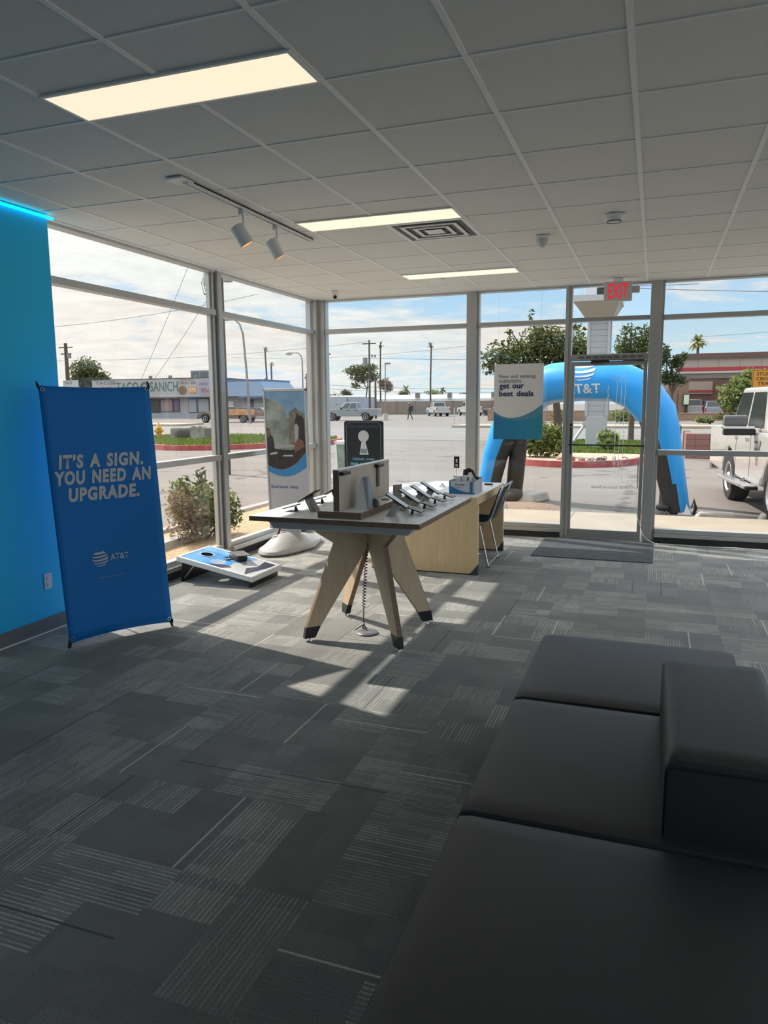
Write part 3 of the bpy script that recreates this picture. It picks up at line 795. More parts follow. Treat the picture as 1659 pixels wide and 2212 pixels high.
# coiled black cord from the table down to a floor plate
mb = MB(); pts = []
for i in range(420):
    f = i / 419; z = .655 - f * .50; a = i * .335 * 1.0
    r = .011 * min(1, f * 12, (1 - f) * 12 + .1)
    pts.append((-1.873 + .0 + f * -.03 + r * math.cos(a), 4.765 + r * math.sin(a), z))
mb.tube(pts, .0032, 6)
mb.tube([pts[-1], (-1.905, 4.765, .10), (-1.90, 4.765, .05), (-1.88, 4.765, .015)], .004, 6)
mb.tube([(-1.905, 4.765, .055), (-1.94, 4.75, .03), (-1.965, 4.74, .012)], .004, 6)
mb.tube([(-1.90, 4.765, .055), (-1.925, 4.79, .02), (-1.90, 4.82, .012)], .005, 6)
CD = thing('coiled_cord', 'black coiled cord hanging under the display table to the carpet', 'cord', (0, 0, 0))
mb.build('cord', MATS['black_plastic'], CD, smooth=True)
MB().lathe([(0, 0), (.075, 0), (.078, .008), (.07, .014), (0, .014)], 28, Matrix.Translation((-1.868, 4.74, 0.001)), caps=False).build('floor_plate', mat('floor_plate_grey', (.22, .22, .24), .35, metal=.4), CD, smooth=True)

# ---- riser shelf with an upright panel on the table
RS = thing('display_riser', 'low wooden riser with an upright wood panel on the display table', 'riser', (-1.832, 4.632, TZ + .0008))
mb = MB().box((-.148, -.445, 0), (.148, .445, .042)); mb.mi = 1; mb.quad((-.148, -.445, .0424), (.148, -.445, .0424), (.148, .445, .0424), (-.148, .445, .0424))
mb.build('riser_board', [PLYEDGE, MATS['white_laminate']], RS)
mb = MB().box((-.046, -.425, .043), (-.006, .505, .300)); mb.mi = 1; mb.quad((-.0058, -.425, .0435), (-.0058, .505, .0435), (-.0058, .505, .2995), (-.0058, -.425, .2995)); mb.mi = 2; mb.box((-.048, -.428, .300), (-.003, .508, .304))
pn = mb.build('upright_panel', [PLYEDGE, wood_mat('panel_face', (.56, .46, .36), (.68, .57, .45), 'z'), MATS['white_laminate']], RS)
for y in (-.36, .26):
    MB().box((-.012, y - .06, .268), (.026, y + .06, .290)).build('hook_clip', MATS['black_plastic'], pn, bevel=.006)
MB().box((-.004, .235, .13), (.010, .270, .27)).build('strap', MATS['kick_grey'], pn, bevel=.003)
MB().tube([(.003, .252, .13), (.005, .252, .05)], .0018, 6).build('lanyard', MATS['white_plastic'], pn)
MB().lathe([(0, 0), (.030, 0), (.030, .004), (0, .004)], 24, Matrix.Translation((.075, .20, .0425)), caps=False).build('grommet', MATS['black_plastic'], RS)

# grey wedge and clear watch stand on the riser
WG = thing('wedge_stand', 'grey and white wedge shaped phone stand on the riser', 'display stand', (-1.748, 4.425, TZ + .0435), R_(8))
MB().hexa([(-.05, -.075, 0), (.045, -.075, 0), (.060, .075, 0), (-.03, .075, 0)], [(-.028, .01, .195), (.012, .01, .20), (.020, .05, .205), (-.015, .05, .20)]).build('wedge_body', mat('wedge_grey', (.36, .40, .44), .5), WG, bevel=.006)
MB().hexa([(-.050, -.080, .0), (.03, -.080, .0), (.03, -.075, .0), (-.050, -.075, .0)], [(-.030, .0, .19), (-.020, .0, .19), (-.020, .005, .19), (-.030, .005, .19)]).build('white_face', MATS['white_plastic'], WG)
MB().hexa([(.052, .0, .0), (.085, .0, .0), (.085, .075, .0), (.052, .075, .0)], [(.04, .02, .055), (.07, .03, .05), (.07, .07, .05), (.04, .07, .055)]).build('watch_block', mat('smoke_block', (.06, .06, .065), .25), WG, bevel=.004)
GC = MB().hexa([(-.03, 0, 0), (.03, .012, 0), (.03, .018, 0), (-.03, .006, 0)], [(-.042, .03, .09), (.02, .045, .10), (.02, .05, .10), (-.042, .036, .09)]).build('price_card', mat('card_grey', (.42, .41, .40), .6), loc=(-1.70, 4.92, TZ + .0435))
tag(GC, 'grey folded card standing at the far end of the riser', 'card')

# ---- phones on leaning posts and flat card holders along both long sides
mat('post_grey', (.46, .45, .44), .45)
mat('card_face', (.52, .49, .46), .5)
mat('phone_glass', (.30, .30, .31), .12)
def phone(side, y, label, loc_x, screen):
    t = thing('phone_display', label, 'phone', (loc_x, y, TZ + .0008), 0 if side > 0 else PI, 'phones on leaning posts')
    MB().hexa([(-.024, -.034, 0), (.024, -.034, 0), (.024, .034, 0), (-.024, .034, 0)], [(.026, -.026, .088), (.066, -.026, .070), (.066, .026, .070), (.026, .026, .088)]).build('leaning_post', MATS['post_grey'], t, bevel=.004)
    Mx = Matrix.Translation((.045, 0, .098)) @ Matrix.Rotation(R_(31), 4, 'Y')
    q = MB().box((-.082, -.039, -.004), (.082, .039, .004), Mx).build('phone_body', MATS['black_plastic'], t, bevel=.004)
    MB().box((-.078, -.035, .0042), (.078, .035, .005), Mx).build('screen', screen, q)
    MB().box((-.025, -.022, -.018), (.03, .022, -.004), Mx).build('holder', MATS['kick_grey'], t, bevel=.003)
    MB().tube([(.045, .03, .09), (.02, .045, .04), (.0, .04, .004)], .002, 6).build('tether', MATS['white_plastic'], t)
    return t
def card(side, y, label, loc_x):
    t = thing('card_holder', label, 'card holder', (loc_x, y, TZ + .0008), 0 if side > 0 else PI, 'flat card holders on the table')
    Mx = Matrix.Translation((.02, 0, .030)) @ Matrix.Rotation(R_(16), 4, 'Y')
    q = MB().box((-.046, -.052, -.003), (.046, .052, .003), Mx).build('card_tray', MATS['black_plastic'], t, bevel=.002)
    MB().box((-.044, -.050, .0032), (.044, .050, .004), Mx).build('card', MATS['card_face'], q)
    MB().hexa([(-.022, -.012, 0), (-.006, -.012, 0), (-.006, .012, 0), (-.022, .012, 0)], [(-.012, -.006, .034), (-.004, -.006, .032), (-.004, .006, .032), (-.012, .006, .034)]).build('card_foot', MATS['black_plastic'], t)
    return t
sg = MATS['phone_glass']
for y, w in zip((4.41, 4.66, 4.915, 5.16), ('nearest', 'second', 'third', 'farthest')):
    phone(1, y, f'tilted phone on a leaning grey post, {w} on the door side of the table', -1.565, sg)
for y, w in zip((4.52, 4.79, 5.05, 5.31), ('nearest', 'second', 'third', 'farthest')):
    card(1, y, f'flat tilted card holder at the table edge facing the door, {w} in the row', -1.445)
for y, w in zip((4.46, 4.90), ('nearer', 'farther')):
    phone(-1, y, f'tilted phone on a leaning grey post, {w} on the window side of the table', -2.125, sg)
for y, w in zip((4.41, 4.83), ('nearer', 'farther')):
    card(-1, y, f'flat tilted card holder at the window side of the table, {w} one', -2.255)

# ---- poster stand with a moulded grey base
PS = thing('poster_stand', 'silver framed poster stand on a moulded grey base by the left windows', 'poster stand', (-3.85, 7.42, 0))
mat('base_grey', (.40, .40, .40), .38, spec=.5)
mb = MB(); rows = []
N = 44
def sup(a):      # outline of the base, lobed at its ends
    x, y = math.cos(a), math.sin(a)
    r = .36 + .13 * abs(y) ** 2 - .05 * math.cos(2 * a) + .035 * math.cos(4 * a)
    return x * r * .80, y * r * 1.0
for lvl, (s, z) in enumerate(((1.0, .012), (1.03, .03), (1.0, .055), (.90, .085), (.74, .125), (.55, .165), (.36, .19), (.20, .20), (.03, .20))):
    row = []
    for i in range(N + 1):
        a = 2 * PI * i / N; x, y = sup(a)
        zz = z * (1 - .25 * max(0, math.sin(a)) * (1 if lvl > 2 else 0))
        if lvl in (3, 4, 5): zz -= .028 * max(0, math.cos(a + PI / 2 + .25)) ** 6     # scooped front
        row.append((x * s, y * s, max(zz, .008)))
    rows.append(row)
mb.grid(rows); bs = mb.build('stand_base', MATS['base_grey'], PS, smooth=True)
MB().grid([[(sup(2 * PI * i / N)[0] * q, sup(2 * PI * i / N)[1] * q, z) for i in range(N + 1)] for q, z in ((.97, .0), (.99, .014))]).build('rubber_edge', MATS['dark_rubber'], bs)
MB().box((-.10, -.335, .062), (.03, -.26, .078)).build('base_recess', mat('recess_grey', (.12, .12, .12), .6), bs, bevel=.006)
MB().lathe([(.085, .10), (.062, .15), (.055, .17), (.04, .175), (0, .175)], 20, Matrix.Translation((-.07, -.18, 0)), caps=False).build('post_boss', MATS['base_grey'], bs, smooth=True)
MB().cyl((-.07, -.18, .17), (-.075, -.10, .27), .014, 12).build('neck_post', mat('neck_maroon', (.09, .012, .012), .4), PS, smooth=True)
fx0, fx1, fz0, fz1 = -.265, .262, .215, 1.80
FM = Matrix.Translation((0, .02, 0)) @ Matrix.Rotation(R_(2.5), 4, 'X')
mb = MB()
for lo, hi in (((fx0, -.018, fz0), (fx0 + .022, .018, fz1)), ((fx1 - .022, -.018, fz0), (fx1, .018, fz1)), ((fx0, -.018, fz0), (fx1, .018, fz0 + .03)), ((fx0, -.018, fz1 - .03), (fx1, .018, fz1))): mb.box(lo, hi, FM)
fr = mb.build('poster_frame', mat('frame_silver', (.52, .52, .52), .35, metal=.6), PS, bevel=.005)
MB().box((-.12, -.02, fz0 - .06), (.12, .02, fz0), FM).build('frame_bracket', MATS['frame_silver'], PS, bevel=.004)
def print_mat(name, stops, scale=6.0):
    M, T, b, o = custom(name); v = T.node('ShaderNodeTexCoord').outputs['Object']
    f = T.noise(v, scale, 5.0, .65); T.l.new(T.ramp(f, stops), b.inputs['Base Color']); b.inputs['Roughness'].default_value = .35
    return M
pm_trees = print_mat('print_garden', [(.3, (.12, .16, .12)), (.5, (.27, .31, .26)), (.7, (.42, .45, .40))], 5.0)
pm_sky = print_mat('print_sky', [(.3, (.14, .30, .50)), (.7, (.33, .50, .62))], 4.0)
pm_rock = print_mat('print_rock', [(.3, (.10, .085, .06)), (.7, (.26, .23, .18))], 14.0)
pm_dark = print_mat('print_dark', [(.3, (.012, .012, .014)), (.7, (.05, .045, .045))], 20.0)
pm_skin = mat('print_skin', (.22, .10, .07), .4); pm_shirt = mat('print_shirt', (.42, .40, .42), .4)
pm_blue = mat('print_blue', (.03, .26, .55), .4); pm_white = mat('print_white', (.50, .50, .53), .4); pm_teal = mat('print_teal', (.03, .33, .45), .4)
pw_, ph_ = fx1 - fx0 - .044, fz1 - fz0 - .06
def ppt(u, v, o=0): return FM @ Vector((fx0 + .022 + u * pw_, -.010 - o, fz0 + .03 + v * ph_))
def pshape(m, pts, o, name='printed_picture'):
    q = MB(); q.bm.faces.new([q.bm.verts.new(ppt(u, v, o)) for u, v in pts]); return q.build(name, m, fr)
def arc(u0, v0, u1, v1, sag, n=16): return [(u0 + (u1 - u0) * i / n, v0 + (v1 - v0) * i / n - sag * 4 * (i / n) * (1 - i / n)) for i in range(n + 1)]
MB().box((fx0 + .01, -.009, fz0 + .01), (fx1 - .01, .004, fz1 - .01), FM).build('poster_panel', pm_white, fr)
pshape(pm_blue, arc(0, .415, 1, .455, .055) + [(1, .60), (0, .60)], .001)
pshape(pm_trees, arc(0, .46, 1, .56, .075) + [(1, 1), (0, 1)], .0016)
pshape(pm_sky, [(0, .955), (.30, .93), (.50, .89), (.56, .80), (.80, .87), (1, .84), (1, 1), (0, 1)], .002)
pshape(pm_rock, [(.58, .60), (.60, .85), (.78, .885), (.92, .80), (.95, .60)], .0024)
pshape(pm_dark, arc(0, .462, .98, .56, .073) + [(.98, .60), (.60, .575), (.20, .58), (0, .56)], .0028)
pshape(pm_dark, [(0, .56), (.20, .57), (.16, .66), (.09, .69), (.07, .73), (.0, .735)], .0032)
pshape(pm_skin, [(0, .665), (.07, .67), (.085, .71), (.05, .725), (0, .72)], .0036)
pshape(pm_dark, [(.76, .60), (.74, .79), (.80, .845), (.86, .82), (.90, .83), (.97, .80), (.98, .60)], .0032)
pshape(pm_shirt, [(.72, .60), (.72, .755), (.78, .77), (.83, .74), (.80, .60)], .0036)
pshape(pm_skin, [(.70, .555), (.95, .60), (.93, .645), (.80, .66), (.70, .62)], .0040)
pshape(pm_shirt, [(.16, .588), (.72, .598), (.70, .612), (.45, .622), (.20, .603)], .0038)
pshape(pm_white, [(.05, .535), (.26, .548), (.24, .562), (.08, .552)], .0038)
pshape(pm_white, [(.38, .528), (.66, .528), (.64, .54), (.42, .538)], .0038)
pshape(pm_trees, [(.40, .61), (.56, .615), (.56, .67), (.46, .69), (.40, .66)], .0040)
put_text('Everyone wins', frame(ppt(.05, .282, .003), (1, 0, 0), FM.to_3x3() @ Vector((0, 0, 1))), .70 * pw_, .05, mat('print_navy', (.07, .13, .36), .4), fr, 'lettering', bold=.01)

# ---- bean bag toss board
CH = thing('toss_board', 'white edged blue bean bag toss board tilted on black fold-out legs', 'toss board', (-3.70, 5.88, 0))
mat('board_white', (.72, .72, .70), .5)
x0, x1, hy = -.40, .395, .275
zt = lambda x: .243 + (x - x0) / (x1 - x0) * (.100 - .243)
hx, hr = -.245, .062
def bz(x, y, dz=0): return (x, y, zt(x) + dz)
mb = MB()
for (a0, a1, b0, b1) in ((x0, x0 + .03, -hy, hy), (x1 - .03, x1, -hy, hy), (x0 + .03, x1 - .03, -hy, -hy + .03), (x0 + .03, x1 - .03, hy - .03, hy)):
    mb.hexa([bz(a0, b0, -.045), bz(a1, b0, -.045), bz(a1, b1, -.045), bz(a0, b1, -.045)], [bz(a0, b0, .004), bz(a1, b0, .004), bz(a1, b1, .004), bz(a0, b1, .004)])
mb.build('board_frame', MATS['board_white'], CH, bevel=.006)
# deck with a real hole: a ring of quads round the hole out to the deck edge, split into printed areas
mb = MB(); n = 40; ix0, ix1, iy = x0 + .03, x1 - .03, hy - .03
def edge_pt(a):
    c, s = math.cos(a), math.sin(a); k = 1e9
    if c > 1e-6: k = min(k, (ix1 - hx) / c)
    if c < -1e-6: k = min(k, (ix0 - hx) / c)
    if s > 1e-6: k = min(k, iy / s)
    if s < -1e-6: k = min(k, -iy / s)
    return hx + c * k, s * k
angs = sorted(set([2 * PI * i / n for i in range(n)] + [math.atan2(sy * iy, sx - hx) % (2 * PI) for sx in (ix0, ix1) for sy in (-1, 1)]))
for dz in (0, -.012):
    for i in range(len(angs)):
        a, b = angs[i], angs[(i + 1) % len(angs)]
        p, q = edge_pt(a), edge_pt(b)
        h1 = (hx + hr * math.cos(a), hr * math.sin(a)); h2 = (hx + hr * math.cos(b), hr * math.sin(b))
        mb.quad(bz(*h1, dz), bz(*p, dz), bz(*q, dz), bz(*h2, dz))
deck = mb.build('deck', mat('deck_blue', (.07, .30, .66), .35), CH)
mb = MB()
mb.quad(bz(-.02, -iy, .001), bz(ix1, -iy, .001), bz(ix1, iy, .001), bz(.17, iy, .001)); mb.mi = 1
mb.quad(bz(-.06, -iy, .0015), bz(.08, -.10, .0015), bz(.05, -.02, .0015), bz(-.20, -iy, .0015)); mb.mi = 2
mb.bm.faces.new([mb.bm.verts.new(bz(x, y, .002)) for x, y in ((.30, -iy), (ix1 - .01, .09), (ix1, iy - .02), (.24, iy - .01), (.27, .05), (.22, -.08))]).material_index = 2
mb.quad(bz(-.10, -iy, .002), bz(.06, -iy, .002), bz(.12, -.16, .002), bz(.06, -.12, .002)); mb.mi = 3
mb.quad(bz(ix0, .12, .001), bz(-.10, .12, .001), bz(-.08, iy, .001), bz(ix0, iy, .001))
mb.build('printed_panel', [mat('print_palegrey', (.50, .51, .53), .35), mat('print_sky_deep', (.01, .28, .72), .35), mat('print_navyblack', (.02, .025, .05), .35), mat('print_skyblue', (.16, .42, .74), .35)], deck)
lo_ = Matrix.Translation((-.055, -.12, zt(-.055) + .003)) @ Matrix.Rotation(math.atan2(.143, .795), 4, 'Y') @ Matrix.Rotation(R_(-8), 4, 'Z')
mb = MB(); globe_mb(mb, lo_, .075); mb.build('round_logo', MATS['banner_white'], deck)
MB().lathe([(hr, .0), (hr + .010, .0), (hr + .010, .003), (hr, .003)], 32, Matrix.Translation((hx, 0, zt(hx) + .0015)) @ Matrix.Rotation(math.atan2(.143, .795), 4, 'Y'), caps=False).build('hole_ring', MATS['board_white'], deck)
lp = MB().hexa([(x0 + .02, -hy + .03, 0), (x0 + .035, -hy + .03, 0), (x0 + .035, hy - .03, 0), (x0 + .02, hy - .03, 0)], [(x0 + .035, -hy + .04, .20), (x0 + .05, -hy + .04, .20), (x0 + .05, hy - .04, .20), (x0 + .035, hy - .04, .20)]).build('leg_panel', MATS['black_plastic'], CH)
MB().tube([(x0 + .04, -hy + .06, .03), (x0 + .16, -hy + .06, .165)], .006, 8).build('leg_brace', MATS['steel'], lp, smooth=True)
MB().box((x1 - .05, -hy + .02, 0), (x1 - .03, hy - .02, .062)).build('leg_panel', MATS['black_plastic'], CH)
BG = thing('bean_bag_pouch', 'black folded bag lying open on the toss board', 'bag', (-3.655, 5.97, zt(.045) + .003), R_(-20))
MB().hexa([(-.10, -.05, .0), (.05, -.06, -.012), (.06, .06, -.012), (-.08, .07, .0)], [(-.12, -.03, .05), (.06, -.05, .045), (.07, .05, .045), (-.10, .06, .055)]).build('bag_body', MATS['black_plastic'], BG, bevel=.012)
MB().hexa([(-.16, .0, .052), (.06, -.07, .050), (.12, .05, .047), (-.08, .12, .056)], [(-.16, .0, .058), (.06, -.07, .056), (.12, .05, .053), (-.08, .12, .062)]).build('bag_flap', mat('bag_grey', (.10, .10, .105), .5), BG)
MB().tube([(-.10, -.05, .02), (-.13, -.10, .015), (-.05, -.12, .012), (.0, -.07, .02)], .008, 8).build('bag_strap', MATS['black_plastic'], BG, smooth=True)

# ---- desk
DK = thing('desk', 'maple desk with a white top and dark corner kicks near the door', 'desk', (-2.0, 7.40, 0))
mb = MB().prism([(.462, -.66), (.462, .68), (-.30, .68), (-.62, .35), (-.62, -.66)], .672, .748); mb.mi = 1
mb.bm.faces.new([mb.bm.verts.new((x, y, .7484)) for x, y in ((.462, -.66), (.462, .68), (-.30, .68), (-.62, .35), (-.62, -.66))]).material_index = 1
mb.build('desktop', [DESKW, MATS['white_laminate']], DK)
for y in (-.645, .60):
    Mx = Matrix.Translation((0, y, 0)) @ Matrix.Rotation(PI / 2, 4, 'X')
    s = MB().prism([(-.60, .012), (.40, .012), (.478, .10), (.478, .672), (-.60, .672)], -.022, .022, Mx).build('side_panel', DESKW, DK)
    MB().prism([(.40, .0), (.48, .0), (.48, .105)], -.024, .024, Mx).build('corner_kick', mat('kick_dark', (.055, .055, .055), .6), s)
    MB().box((-.60, y - .015, 0), (.41, y + .015, .013)).build('plinth', MATS['kick_dark'], s)
MB().box((-.60, -.62, .01), (-.57, .58, .672)).build('modesty_panel', DESKW, DK)

# ---- blue and white card box with small things in it
BX = thing('display_box', 'blue and white open card box on the desk top', 'box', (-1.735, 7.12, .7488))
mat('box_blue', (.02, .18, .36), .5); mat('box_white', (.56, .57, .60), .5)
mb = MB()
for lo, hi in (((-.13, -.16, 0), (.13, -.157, .122)), ((-.13, .157, 0), (.13, .16, .14)), ((-.13, -.157, 0), (-.127, .157, .13)), ((.127, -.157, 0), (.13, .157, .13)), ((-.127, -.157, 0), (.127, .157, .004))): mb.box(lo, hi)
bx = mb.build('box_shell', MATS['box_white'], BX)
def bxp(u, v, o): return (-.13 + .26 * u, -.160 - o, .122 * v)
mb = MB(); mb.bm.faces.new([mb.bm.verts.new(bxp(u, v, .001)) for u, v in [(0, 0), (1, 0), (1, .12)] + [(1 - i / 14, .10 + .62 * (i / 14) ** 2.2) for i in range(1, 15)]])
mb.quad(bxp(.80, 0, .0014), bxp(.91, 0, .0014), bxp(.91, 1, .0014), bxp(.80, 1, .0014)); mb.quad(bxp(0, 0, .0014), bxp(.06, 0, .0014), bxp(.06, 1, .0014), bxp(0, 1, .0014))
mb.build('printed_band', MATS['box_blue'], bx)
put_text('Sweet deals', frame(bxp(.22, .68, .0016), (1, 0, 0), (0, 0, 1)), .094, .016, mat('ink_dark', (.03, .04, .08), .5), bx, 'lettering', bold=.02)
mb = MB(); mb.quad(bxp(.22, .54, .0016), bxp(.50, .54, .0016), bxp(.50, .57, .0016), bxp(.22, .57, .0016)); mb.quad(bxp(.22, .47, .0016), bxp(.44, .47, .0016), bxp(.44, .50, .0016), bxp(.22, .50, .0016))
mb.build('printed_line', mat('ink_grey', (.30, .31, .34), .5), bx)
c1_ = thing('carton', 'white product carton with a small black picture standing in the card box', 'carton', (-1.725, 7.09, .754), R_(-6))
MB().box((-.035, -.025, 0), (.05, .025, .165)).build('carton_body', MATS['white_plastic'], c1_, bevel=.002)
MB().box((.020, -.0262, .115), (.034, -.0252, .148)).build('carton_print', MATS['black_plastic'], c1_)
c2_ = MB().box((-.022, -.02, 0), (.022, .02, .142)).build('carton', MATS['white_plastic'], loc=(-1.80, 7.05, .754), bevel=.002); tag(c2_, 'narrow plain white carton at the left end of the card box', 'carton')
st_ = MB().tube([(-1.76, 7.16, .88), (-1.745, 7.16, .955), (-1.715, 7.16, .965), (-1.68, 7.16, .955), (-1.65, 7.15, .90), (-1.615, 7.15, .885)], [.02, .030, .024, .014, .010, .018], 10).build('headset', mat('mesh_black', (.02, .02, .02), .7), smooth=True); tag(st_, 'black headset with a strap drooping over the card box edge', 'headset')
rg_ = MB().tube([(-1.845 + .022 * math.cos(a), 7.10 + .022 * math.sin(a), .905) for a in [2 * PI * i / 18 for i in range(18)]], .004, 6, closed=True).tube([(-1.845, 7.10, .755), (-1.845, 7.10, .905)], .003, 6).build('ring_stand', MATS['steel']); tag(rg_, 'small wire ring stand at the left of the card box', 'stand')
WS = thing('wire_sign', 'small black sign on a wire stem rising from the card box', 'sign', (-1.878, 7.30, .7488))
MB().tube([(0, 0, .0), (0, 0, .23)], .0022, 6).build('wire_stem', MATS['steel'], WS)
sp_ = MB().box((-.029, -.003, .222), (.029, .003, .340)).build('sign_card', MATS['black_plastic'], WS, bevel=.004)
MB().box((-.008, -.0042, .278), (.009, -.0032, .315)).build('printed_phone', MATS['white_plastic'], sp_)
MB().box((-.012, -.0042, .235), (.012, -.0032, .262)).build('printed_square', mat('print_pale', (.55, .55, .55), .5), sp_)
rc_ = MB().box((-.045, -.018, 0), (.045, .018, .016)).build('remote', MATS['black_plastic'], loc=(-1.655, 7.82, .7488), bevel=.004); tag(rc_, 'black remote lying on the far end of the desk', 'remote')
cc_ = MB().hexa([(-.035, -.03, 0), (.035, -.03, 0), (.035, .03, 0), (-.035, .03, 0)], [(-.018, -.01, .032), (.0, -.01, .044), (.0, .015, .044), (-.018, .015, .032)]).build('paper_tent', MATS['white_plastic'], loc=(-2.08, 7.48, .7488)); tag(cc_, 'crumpled white paper tent on the sunny part of the desk', 'paper')

# ---- chair tucked in at the desk
CR = thing('desk_chair', 'dark blue plastic shell chair with bright chrome legs at the desk', 'chair', (-1.58, 7.345, 0))
mat('shell_blue', (.004, .030, .058), .6, spec=.2)
prof = [(-.26, .445), (-.20, .452), (-.10, .440), (.0, .434), (.05, .452), (.09, .50), (.125, .58), (.155, .66), (.185, .74), (.205, .805)]
def shell_row(x, z, f, k): 
    w = .225 - .02 * f
    return [(x + .028 * (v / 10 - .5) ** 2 * 4 * (-1 if k else 0), w * (v / 5 - 1), z + (.03 * (v / 5 - 1) ** 2 if not k else 0)) for v in range(11)]
mb = MB(); mb.grid([shell_row(x, z, i / 9, i > 4) for i, (x, z) in enumerate(prof)])
sh = mb.build('shell', MATS['shell_blue'], CR, smooth=True)
q = sh.modifiers.new('thick', 'SOLIDIFY'); q.thickness = .010; q = sh.modifiers.new('sub', 'SUBSURF'); q.levels = 1; q.render_levels = 1
for s in (-1, 1):
    y = s * .236
    MB().tube([(.222, y * .93, .822), (.20, y, .77), (.155, y, .65), (.115, y, .53), (.075, y, .455), (.02, y, .425), (-.20, y, .42)], .0095, 10).build('side_rod', MATS['chrome'], CR, smooth=True)
    for x0_, x1_ in ((-.01, .085), (-.17, -.27)):
        lgm = MB().tube([(x0_, y, .422), (x1_, s * .245, .012)], .009, 10).build('leg', MATS['chrome'], CR, smooth=True)
        MB().tube([(x1_ - .015, s * .245, .010), (x1_ + .02, s * .245, .010)], .010, 10).build('glide', MATS['chrome'], lgm, smooth=True)
    for k in range(4): MB().ball((.07 + .012 * (k % 2), s * (.12 + .025 * k), .465 + .022 * (k % 3)), (.012, .008, .010), 8, 6).build('rivet', MATS['chrome'], sh, smooth=True) if s < 0 else None
MB().tube([(.085, -.24, .03), (.085, .24, .03)], .007, 8).build('stretcher', MATS['chrome'], CR, smooth=True)
MB().tube([(.222, -.22, .822), (.222, .22, .822)], .009, 8).build('top_rail', MATS['chrome'], CR, smooth=True)

# ---- keyhole sign on a white round pedestal by the window
WB = thing('round_pedestal', 'white round pedestal bin behind the display riser', 'pedestal', (-3.20, 7.68, 0))
MB().lathe([(0, 0), (.17, 0), (.165, .70), (.19, .72), (.195, .80), (0, .80)], 28, caps=False).build('pedestal_body', MATS['white_plastic'], WB, smooth=True)
MB().lathe([(0, .802), (.225, .802), (.225, .835), (0, .835)], 32, caps=False).build('pedestal_top', MATS['white_plastic'], WB, smooth=True)
KS = thing('keyhole_sign', 'black sign with a white keyhole picture standing behind the riser', 'sign', (-3.122, 7.88, .838))
def rrect(w, h, r, n=6): 
    P = []
    for cx_, cy_, a0 in ((w - r, h - r, 0), (-w + r, h - r, 90), (-w + r, -h + r, 180), (w - r, -h + r, 270)):
        for i in range(n + 1): a = R_(a0 + 90 * i / n); P.append((cx_ + r * math.cos(a), cy_ + r * math.sin(a)))
    return P
KM = Matrix.Translation((0, 0, .295)) @ Matrix.Rotation(PI / 2, 4, 'X')
kb = MB().prism(rrect(.238, .297, .022), -.012, .012, KM).build('sign_board', MATS['black_plastic'], KS)
mb = MB(); o_, i_ = rrect(.212, .285, .06), rrect(.207, .280, .056)
for a in range(len(o_)): 
    b = (a + 1) % len(o_); z = .0135
    mb.quad(KM @ Vector((*o_[a], z)), KM @ Vector((*o_[b], z)), KM @ Vector((*i_[b], z)), KM @ Vector((*i_[a], z)))
mb.build('printed_border', mat('print_linegrey', (.20, .24, .28), .5), kb)
mb = MB(); mb.bm.faces.new([mb.bm.verts.new(KM @ Vector((.066 * math.cos(2 * PI * i / 32), .125 + .066 * math.sin(2 * PI * i / 32), .0135))) for i in range(32)])
mb.bm.faces.new([mb.bm.verts.new(KM @ Vector((x, y, .0138))) for x, y in ((-.022, .075), (.022, .075), (.062, -.085), (-.050, -.085))])
ky = mb.build('printed_keyhole', mat('print_keywhite', (.62, .62, .64), .5), kb)
MB().box((-.035, -.0155, .225), (.040, -.0145, .275)).build('printed_scene', mat('print_teal_dull', (.20, .30, .27), .5), kb)
tq = mat('print_cyan', (.13, .42, .60), .5); tg = mat('print_greyblue', (.10, .19, .23), .5)
put_text('Your phone is the key', KM @ Matrix.Translation((-.175, .218, .0135)), .35, .034, tg, kb, 'lettering')
put_text('Unlock great', KM @ Matrix.Translation((-.135, -.158, .0135)), .27, .040, tq, kb, 'lettering', bold=.02)
put_text('deals and more', KM @ Matrix.Translation((-.165, -.205, .0135)), .32, .036, tq, kb, 'lettering', bold=.02)
MB().box((-.12, -.05, 0), (.12, .07, .012)).build('sign_foot', MATS['black_plastic'], KS, bevel=.004)

# ---- hanging window poster
HP = thing('hanging_poster', 'white poster with a blue wave hanging in the window left of the door', 'poster', (-1.541, 8.905, 1.19))
hw, hh = .293, .892
MB().box((-hw, 0, 0), (hw, .004, hh)).build('poster_sheet', mat('poster_grey', (.72, .71, .68), .55), HP)
def hpt(u, v, o): return (-hw + 2 * hw * u, -.0015 - o, hh * v)
def hshape(m, pts, o): q = MB(); q.bm.faces.new([q.bm.verts.new(hpt(u, v, o)) for u, v in pts]); return q.build('printed_wave', m, HP)
def crv(P, n=20):
    out = []
    for i in range(n + 1):
        t = i / n; a = [(1 - t) ** 3, 3 * t * (1 - t) ** 2, 3 * t * t * (1 - t), t ** 3]
        out.append((sum(a[k] * P[k][0] for k in range(4)), sum(a[k] * P[k][1] for k in range(4))))
    return out
hshape(mat('wave_pale', (.09, .27, .38), .5), crv(((0, .375), (.25, .245), (.55, .24), (1, .468))) + [(1, 0), (0, 0)], .0006)
def wave_mat():
    M, T, b, o = custom('wave_blue'); x, y, z = T.sep(T.node('ShaderNodeTexCoord').outputs['Object'])
    T.l.new(T.ramp(T.rng(x, -.293, .293, 0, 1), [(0, (.018, .17, .36)), (.55, (.014, .24, .42)), (1, (.03, .26, .36))]), b.inputs['Base Color']); b.inputs['Roughness'].default_value = .5; return M
hshape(wave_mat(), crv(((0, .33), (.25, .255), (.60, .20), (1, .33))) + [(1, 0), (0, 0)], .0012)
nv = mat('poster_navy', (.012, .020, .10), .5); gv = mat('poster_greyblue', (.12, .155, .25), .5)
